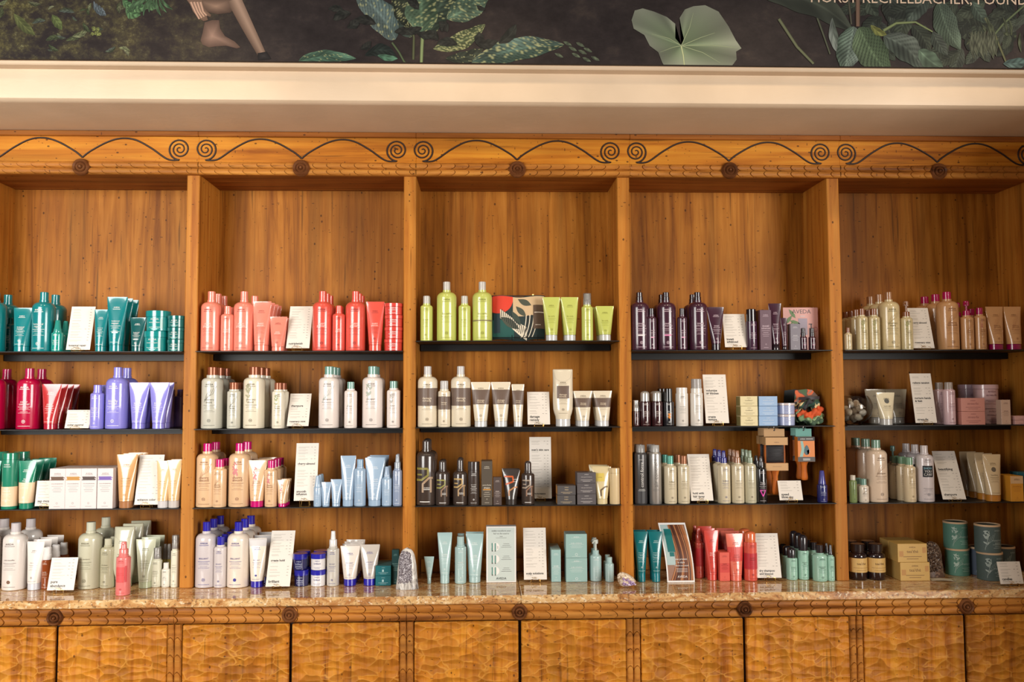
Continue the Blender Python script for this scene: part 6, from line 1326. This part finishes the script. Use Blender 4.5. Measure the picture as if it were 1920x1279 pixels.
def pack(px, y, dark, label):
    z = SH[3, 1]; P = Vector((at(px, 780, y).x, y, z)); s = mpp(P); root = empty('scrunchie_pack', P)
    g1 = camo('green_print_cotton', [(40, 60, 44), (110, 136, 96), (150, 172, 130), (60, 84, 62)]); o1 = M((226, 92, 44), .7); d1 = camo('dark_print_cotton', [(44, 44, 46), (40, 74, 62), (214, 190, 140), (60, 52, 50)])
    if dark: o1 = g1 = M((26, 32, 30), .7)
    m_ = MB(); scrunch(m_, (.004, .048, .031), .050, .050, .019, g1, 1.0); part(root, m_, 'green_scrunchie' if not dark else 'dark_scrunchie', 1.2)
    if not dark:
        m_ = MB(); scrunch(m_, (.004, .048, .056), .047, .048, .019, o1, 2.3); part(root, m_, 'orange_scrunchie', 1.2)
        m_ = MB(); scrunch(m_, (-.004, .050, .092), .042, .044, .018, d1, 4.1); part(root, m_, 'dark_scrunchie', 1.2)
    hh = .170; m_ = MB(); N = 14
    prof_ = [(-.058, .10), (-.052, hh - .006), (.0, hh), (.03, hh - .004), (.055, hh - .03), (.068, .10), (.07, .05), (-.05, .05)]
    V = [(x, .052, zz) for x, zz in prof_] + [(x, .055, zz) for x, zz in prof_]; n = len(prof_)
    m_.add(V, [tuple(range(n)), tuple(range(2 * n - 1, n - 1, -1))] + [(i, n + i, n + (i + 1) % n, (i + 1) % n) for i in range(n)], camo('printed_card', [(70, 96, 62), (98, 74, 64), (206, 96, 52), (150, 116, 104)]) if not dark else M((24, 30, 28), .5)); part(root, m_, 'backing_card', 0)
    if not dark:
        m_ = MB(); m_.grid(lambda u, v: (-.044 + .10 * u, -.002 - .012 * math.sin(PI * u) + .012 + .02, .118 + .014 * v + .004 * u), 10, 2, M((46, 34, 38), .5)); part(root, m_, 'label_band', 1.0)
        p = Print(lambda x, zz: (x, -.0008 - .012 * math.sin(PI * min(1, max(0, (x + .044) / .10))) + .032, zz)); p.text('AVEDA', .127, .030, M(WHT), xc=-.016, maxh=.006); p.rect(.03, .128, .03, .0016, M(WHT), 4); part(root, p.mb, 'band_print', 0)
    tag(root, label, 'hair accessory', 'packs of hair scrunchies')
pack(1520, .025, False, 'pack of orange, green and dark patterned scrunchies beside lavender blue jars')
pack(1499, .145, True, 'dark scrunchie pack behind the orange and green one')
# ---------------------------------------------------------------- framed mural above
YM = -.4995
def mp(px, py): p_ = at(px, py, YM); return p_.x, p_.z
zb0 = mp(0, 109.5)[1]; zb1 = mp(1920, 128.5)[1]; zmb = (zb0 + zb1) / 2
root = empty('wall_mural', (0, YM, zmb)); MR = Vector(root.location)
t = NT('dark_forest_print'); n1 = t.n('TexNoise', Scale=9.0, Detail=9.0, Roughness=.7); t.l(t.pos((1, 1, 1.4)), n1.inputs['Vector'])
base_ = t.ramp(n1.outputs['Fac'], [(.35, lin((34, 28, 27))), (.55, lin((44, 37, 36))), (.68, lin((56, 47, 43)))])
sx_ = t.n('SeparateXYZ'); t.l(t.pos((1, 1, 1)), sx_.inputs[0])
ms = t.math('MULTIPLY', t.ramp(t.math('MULTIPLY', t.math('ADD', sx_.outputs[0], 2.6), .5), [(.15, (1, 1, 1)), (.85, (0, 0, 0))]), t.ramp(n1.outputs['Fac'], [(.44, (0, 0, 0)), (.62, (1, 1, 1))]))
n4 = t.n('TexNoise', Scale=40.0, Detail=6.0, Roughness=.75); t.l(t.pos((1, 1, 1)), n4.inputs['Vector'])
moss = t.ramp(n4.outputs['Fac'], [(.4, lin((46, 42, 28))), (.56, lin((98, 92, 50))), (.68, lin((160, 156, 110)))])
t.l(t.mix(ms, base_, moss), t.b.inputs['Base Color']); t.b.inputs['Roughness'].default_value = .6; t.b.inputs['Specular IOR Level'].default_value = .15
m_ = MB(); m_.box(-3.0, 3.3, YM - MR.y, .0148, 0, 1.0, t.m); part(root, m_, 'canvas', 0)
PRINT = NT('photo_print_ink'); at_ = PRINT.n('Attribute', attribute_name='ink'); PRINT.l(at_.outputs['Color'], PRINT.b.inputs['Base Color']); PRINT.b.inputs['Roughness'].default_value = .6; PRINT.b.inputs['Specular IOR Level'].default_value = .15
mv, mf, mc = [], [], []
LAY = [0]
def mgrid(fn, cf, nu, nv):
    LAY[0] += 1; o = len(mv); y = -.0006 - .000012 * LAY[0]
    for j in range(nv + 1):
        for i in range(nu + 1):
            px, py = fn(i / nu, j / nv); x, z = mp(px, py); mv.append((x, y, max(0.0005, z - zmb))); q_ = cf(i / nu, j / nv); g_ = sum(q_) / 3; mc.append((*lin(tuple(min(255, max(0, .86 * (.74 * q + .26 * g_))) for q in q_)), 1))
    for j in range(nv):
        for i in range(nu): mf.append((o + j * (nu + 1) + i, o + j * (nu + 1) + i + 1, o + (j + 1) * (nu + 1) + i + 1, o + (j + 1) * (nu + 1) + i))
def sc(c, k): return tuple(q * k for q in c)
def mx(a, b, k): return tuple(p * (1 - k) + q * k for p, q in zip(a, b))
def mleaf(b, tip, wd, c1, c2, bend=0.0, veins=9, vs=.35, speck=0, shape=1.0, sd=0):
    dx, dy = tip[0] - b[0], tip[1] - b[1]; L = math.hypot(dx, dy); nx, ny = -dy / L, dx / L
    def fn(u, v):
        q = 2 * v - 1; prof_ = math.sin(PI * u ** shape) ** .75 * (1 + .06 * math.sin(u * 17 + sd) * abs(q)); bb = bend * math.sin(PI * u) * L
        return (b[0] + dx * u + nx * (wd * prof_ * q + bb), b[1] + dy * u + ny * (wd * prof_ * q + bb))
    rnd = random.Random(sd)
    def cf(u, v):
        q = abs(2 * v - 1); ve = .5 + .5 * math.sin(2 * PI * veins * (u - .25 * q)); c = mx(c1, c2, .5 + .5 * (2 * v - 1) * .8)
        c = sc(c, 1 - vs * ve * ve + (.25 if q < .08 else 0)); c = sc(c, .8 + .4 * noise3(u * 3, v * 2, sd) + .12)
        if speck and rnd.random() < speck: c = mx(c, (200, 196, 120), .75)
        return c
    mgrid(fn, cf, 44, 14)
def mstem(pts, w0, w1, c):
    def fn(u, v):
        k = u * (len(pts) - 1); i = min(len(pts) - 2, int(k)); f = k - i; x = pts[i][0] + (pts[i + 1][0] - pts[i][0]) * f; y = pts[i][1] + (pts[i + 1][1] - pts[i][1]) * f
        ddx, ddy = pts[i + 1][0] - pts[i][0], pts[i + 1][1] - pts[i][1]; L = math.hypot(ddx, ddy) or 1; wd = w0 + (w1 - w0) * u
        return (x - ddy / L * wd * (v - .5), y + ddx / L * wd * (v - .5))
    mgrid(fn, lambda u, v: sc(c, .7 + .6 * math.sin(PI * v)), 6 * (len(pts) - 1), 4)
def mblob(center, pts, c1, c2, sh=lambda a, r: 1.0):
    n = len(pts)
    def fn(u, v):
        k = u * n; i = int(k) % n; f = k - int(k); p0 = pts[i]; p1 = pts[(i + 1) % n]; x = p0[0] + (p1[0] - p0[0]) * f; y = p0[1] + (p1[1] - p0[1]) * f
        return (center[0] + (x - center[0]) * v, center[1] + (y - center[1]) * v)
    mgrid(fn, lambda u, v: sc(mx(c1, c2, v), sh(u, v)), n * 4, 8)
G1, G2 = (90, 120, 88), (130, 148, 112); DG = (54, 74, 58)
# undergrowth at the left
rr = random.Random(12)
for i in range(26):
    x, y = rr.uniform(-10, 250), rr.uniform(2, 108); a = rr.uniform(0, 6.3); L = rr.uniform(10, 34)
    mleaf((x, y), (x + L * math.cos(a), y + L * .8 * math.sin(a)), L * .16, rr.choice([(104, 112, 66), (76, 90, 54), (120, 118, 84), (92, 104, 98)]), rr.choice([(70, 78, 44), (130, 134, 90)]), .1, 4, .3, 0, 1, i)
mleaf((26, 26), (66, 66), 9, (118, 126, 60), (90, 96, 46), .05, 5, .2, 0, 1, 40); mleaf((98, 28), (116, 56), 8, (112, 130, 60), (86, 100, 46), 0, 4, .2, 0, 1, 41)
for i, (x, y, r) in enumerate(((250, 20, 14), (262, 8, 14), (286, 6, 12), (240, 4, 10))): mleaf((x - r, y - r * .5), (x + r, y + r * .6), r * .7, (70, 120, 66), (110, 160, 96), .2, 4, .4, 0, 1, 50 + i)
for i in range(9): mleaf((270 + 4 * i, -4), (236 + 11 * i, 30 - (i % 3) * 6), 3, (62, 96, 58), (84, 120, 76), .1, 2, .2, 0, 1, 70 + i)
for i in range(4): mleaf((176 + 5 * i, 2 + 4 * i), (190 + 3 * i, 30), 3.5, (120, 132, 140), (76, 90, 96), .1, 3, .3, 0, 1, 90 + i)
for i in range(8): x, y = 168 + rr.uniform(0, 24), 48 + rr.uniform(0, 18); mleaf((x, y), (x + rr.uniform(-8, 8), y + 7), 3.4, (150, 156, 70), (110, 118, 52), 0, 2, .2, 0, 1, 110 + i)
# seated person's foot, legs and hand in the photograph
SK, SKD = (150, 112, 88), (96, 68, 54)
mblob((405, 12), [(348, -6), (362, 6), (384, 22), (408, 27), (432, 24), (450, 8), (452, -6)], SK, SKD, lambda a, r: 1.12 - .25 * r)
mgrid(lambda u, v: ((427 + 58 * u ** 1.08) * (1 - v) + (452 + 50 * u) * v, -5 + 112 * u + (8 * (1 - v)) * (1 - u)), lambda u, v: sc(mx((176, 136, 110), (100, 72, 56), abs(v - .62) * 1.5), 1.08 - .22 * u), 20, 12)
mblob((398, 68), [(384, 42), (398, 38), (411, 38), (413, 54), (422, 68), (440, 78), (451, 89), (444, 91), (424, 86), (406, 87), (392, 89), (380, 84), (376, 76), (380, 62)], (158, 118, 98), (104, 74, 60), lambda a, r: 1.06 - .12 * r)
mblob((370, 18), [(346, -6), (356, 8), (362, 22), (372, 34), (382, 40), (390, 38), (388, 30), (395, 32), (396, 28), (388, 21), (382, 12), (380, -6)], (176, 132, 104), (110, 78, 60))
for k in range(4): mstem([(358 + 6 * k, 4), (366 + 5 * k, 22), (374 + 4.5 * k, 36 - 2.2 * k)], 5.4, 3.4, (172, 128, 102))
mblob((494, 105), [(483, 100), (500, 97), (509, 111), (484, 113)], (52, 46, 46), (28, 24, 26))
# speckled plant in the middle
mleaf((772, 70), (700, 6), 20, (72, 88, 76), (50, 62, 52), .1, 8, .3, .05, .9, 301); mleaf((800, 70), (868, -30), 24, (66, 86, 66), (50, 66, 52), -.1, 9, .3, .08, .9, 302); mleaf((836, 110), (906, 92), 12, (52, 60, 48), (66, 74, 56), .1, 5, .2, .04, 1, 303)
mstem([(735, 80), (748, 98), (760, 120)], 4, 4, (70, 84, 52)); mstem([(768, 30), (776, 70), (775, 112)], 4, 5, (74, 78, 48)); mstem([(793, 56), (791, 90), (790, 119)], 7, 6, (112, 128, 76))
mleaf((742, 74), (664, -14), 26, (120, 142, 134), (84, 108, 104), .08, 13, .35, .06, .8, 1); mleaf((770, 52), (740, -30), 24, (44, 52, 40), (60, 66, 48), .05, 7, .3, .16, .8, 2)
mleaf((792, 62), (800, -50), 30, (104, 136, 100), (66, 94, 66), -.05, 12, .3, .14, .7, 3); mleaf((838, 36), (920, -22), 24, (78, 108, 84), (96, 124, 96), .05, 10, .3, .12, .9, 4)
mleaf((812, 92), (910, 46), 16, (76, 90, 56), (104, 116, 70), .08, 10, .3, .25, 1, 5); mleaf((560, 116), (668, 110), 13, (96, 142, 108), (60, 96, 76), -.06, 8, .3, .05, .7, 6)
mleaf((684, 104), (745, 108), 12, (34, 44, 40), (46, 58, 50), -.2, 6, .3, 0, 1, 7); mleaf((708, 104), (746, 110), 6, (88, 142, 106), (76, 128, 96), .05, 3, .2, 0, 1, 8)
mleaf((884, 118), (1058, 84), 22, (98, 128, 116), (60, 92, 74), -.05, 16, .35, .14, .9, 9); mleaf((935, 82), (968, 46), 10, (46, 48, 42), (60, 60, 52), .1, 3, .2, 0, 1, 10)
for i, (x, y) in enumerate(((1062, 82), (1072, 92), (1086, 84), (1090, 98), (1078, 104), (1100, 94), (1046, 104), (1114, 110), (1098, 112))): mleaf((x - 6, y - 4), (x + 10, y + 4), 3, (104, 116, 84), (88, 98, 76), 0, 1, .1, 0, 1, 120 + i)
# the heart shaped leaf
out_ = [(1279, 85), (1266, 72), (1266, 45), (1250, 32), (1226, 22), (1205, 16), (1190, 20), (1184, 38), (1188, 54), (1208, 66), (1218, 86), (1234, 98), (1244, 124), (1300, 126), (1370, 127), (1381, 112), (1380, 97), (1390, 91), (1379, 75), (1366, 50), (1347, 22), (1322, 10), (1300, 12), (1284, 18), (1274, 34), (1278, 56), (1282, 72)]
def hsh(u, v):
    a = u * 27; ve = max(abs(math.sin(a * .62)) ** 14, 0); return (.86 + .26 * v * abs(math.sin(a * .8 + .4))) * (1 + .35 * ve * (1 - .5 * v))
mblob((1277.5, 86), out_, (112, 136, 92), (120, 124, 104), hsh)
mstem([(1277, 86), (1281, 104), (1283, 124)], 3, 2.2, (168, 176, 120))
for q in ((1222, 64), (1238, 98), (1300, 24), (1340, 62), (1382, 90), (1350, 118)): mstem([(1277.5, 86), ((1277.5 + q[0]) / 2 + 4, (86 + q[1]) / 2 - 3), q], 1.6, .5, (140, 152, 108))
# dim foliage behind, at the right and in the middle
for i in range(58):
    x, y = rr.uniform(1575, 1930), rr.uniform(-24, 112); a = rr.uniform(.4, 2.8); L = rr.uniform(30, 62)
    mleaf((x, y), (x + L * math.cos(a), y + L * math.sin(a)), L * .26, rr.choice([(66, 74, 58), (56, 62, 52), (78, 86, 66), (84, 90, 78)]), rr.choice([(48, 54, 44), (70, 80, 62)]), rr.uniform(-.12, .12), 8, .4, 0, .9, 200 + i)
for i in range(16):
    x, y = rr.uniform(640, 900), rr.uniform(10, 100); a = rr.uniform(0, 6.3); L = rr.uniform(20, 44)
    mleaf((x, y), (x + L * math.cos(a), y + .6 * L * math.sin(a)), L * .22, (54, 52, 46), (48, 50, 44), .1, 4, .2, 0, 1, 270 + i)
# leaves at the right
mstem([(1460, 36), (1494, 88), (1525, 120)], 6, 5, (88, 92, 62)); mstem([(1532, 34), (1545, 70), (1556, 102)], 4, 3, (72, 76, 56)); mstem([(1608, -5), (1608, 50)], 9, 8, (104, 76, 58)); mstem([(1590, -5), (1596, 46)], 4, 4, (70, 66, 52))
mleaf((1428, -10), (1600, 60), 26, (74, 80, 64), (60, 66, 54), -.12, 3, .1, 0, .9, 20); mleaf((1560, 34), (1588, 112), 9, (88, 100, 84), (150, 160, 150), .12, 4, .2, 0, 1, 21)
mleaf((1600, 50), (1582, 140), 24, (150, 168, 152), (84, 108, 86), .0, 11, .5, 0, .8, 22); mleaf((1610, 52), (1668, 140), 30, (80, 104, 66), (110, 132, 92), .05, 12, .5, 0, .8, 23); mleaf((1656, 68), (1730, 128), 24, (104, 112, 100), (80, 94, 78), -.1, 8, .35, 0, .9, 24)
mleaf((1722, 94), (1768, 130), 16, (84, 108, 84), (96, 120, 94), .05, 4, .15, 0, .9, 25); mleaf((1760, 4), (1800, 94), 22, (110, 132, 108), (74, 92, 70), .06, 12, .45, 0, .8, 26); mleaf((1738, -4), (1700, 42), 18, (84, 96, 84), (66, 78, 64), .05, 7, .35, 0, .9, 27)
mleaf((1748, 60), (1776, 104), 12, (92, 100, 88), (64, 76, 62), .05, 7, .4, 0, .9, 28); mleaf((1626, -2), (1646, 30), 12, (60, 72, 56), (74, 84, 66), .1, 5, .3, 0, 1, 29); mleaf((1822, 4), (1852, 44), 12, (92, 110, 92), (66, 82, 66), .05, 6, .3, 0, 1, 30)
mleaf((1632, 48), (1662, 66), 7, (150, 150, 62), (120, 126, 54), .1, 3, .2, 0, 1, 31); mstem([(1656, 58), (1680, 44), (1716, 42), (1748, 60)], 6, 3, (110, 122, 70)); mstem([(1846, 34), (1864, 64), (1886, 118)], 5, 4, (84, 86, 54)); mstem([(1925, 6), (1880, 46), (1862, 68)], 4, 4, (80, 92, 58))
for i in range(14): x = 1816 + 8 * i; mleaf((x, 62 + 3 * (i % 4)), (x + rr.uniform(-26, 26), 62 + rr.uniform(-40, 50)), 3, (70, 80, 54), (92, 100, 68), .05, 2, .2, 0, 1, 140 + i)
for i in range(8): x = 1822 + 6 * i; mleaf((x, 58), (x + 4, 112 - 5 * (i % 3)), 4, (80, 86, 64), (104, 108, 84), .05, 3, .3, 0, 1, 160 + i)
mleaf((1880, 120), (1930, 114), 10, (72, 104, 100), (96, 124, 118), .05, 4, .3, 0, 1, 180)
me = bpy.data.meshes.new('photo_print'); me.from_pydata(mv, [], mf); ca_ = me.color_attributes.new('ink', 'FLOAT_COLOR', 'POINT'); ca_.data.foreach_set('color', [q for c_ in mc for q in c_]); me.materials.append(PRINT.m); me.update()
o = bpy.data.objects.new('photo_print', me); COL.objects.link(o); o.parent = root; KIDS.setdefault(root.name, []).append(o)
m_ = MB(); V, Fs, Wd = text2d('HORST RECHELBACHER, FOUNDER'); xr0, zr0 = mp(1520, 3.5); xr1, _ = mp(1957, 3.5); k = (xr1 - xr0) / Wd
m_.add([((xr0 + xr1) / 2 + x * k, -.0035, zr0 - zmb + y * k - .003) for x, y in V], Fs, M((214, 186, 160), .5)); part(root, m_, 'printed_lettering', 0)
tag(root, 'dark jungle photo mural with big leaves and a bare foot, above the plaster ledge', 'wall art')
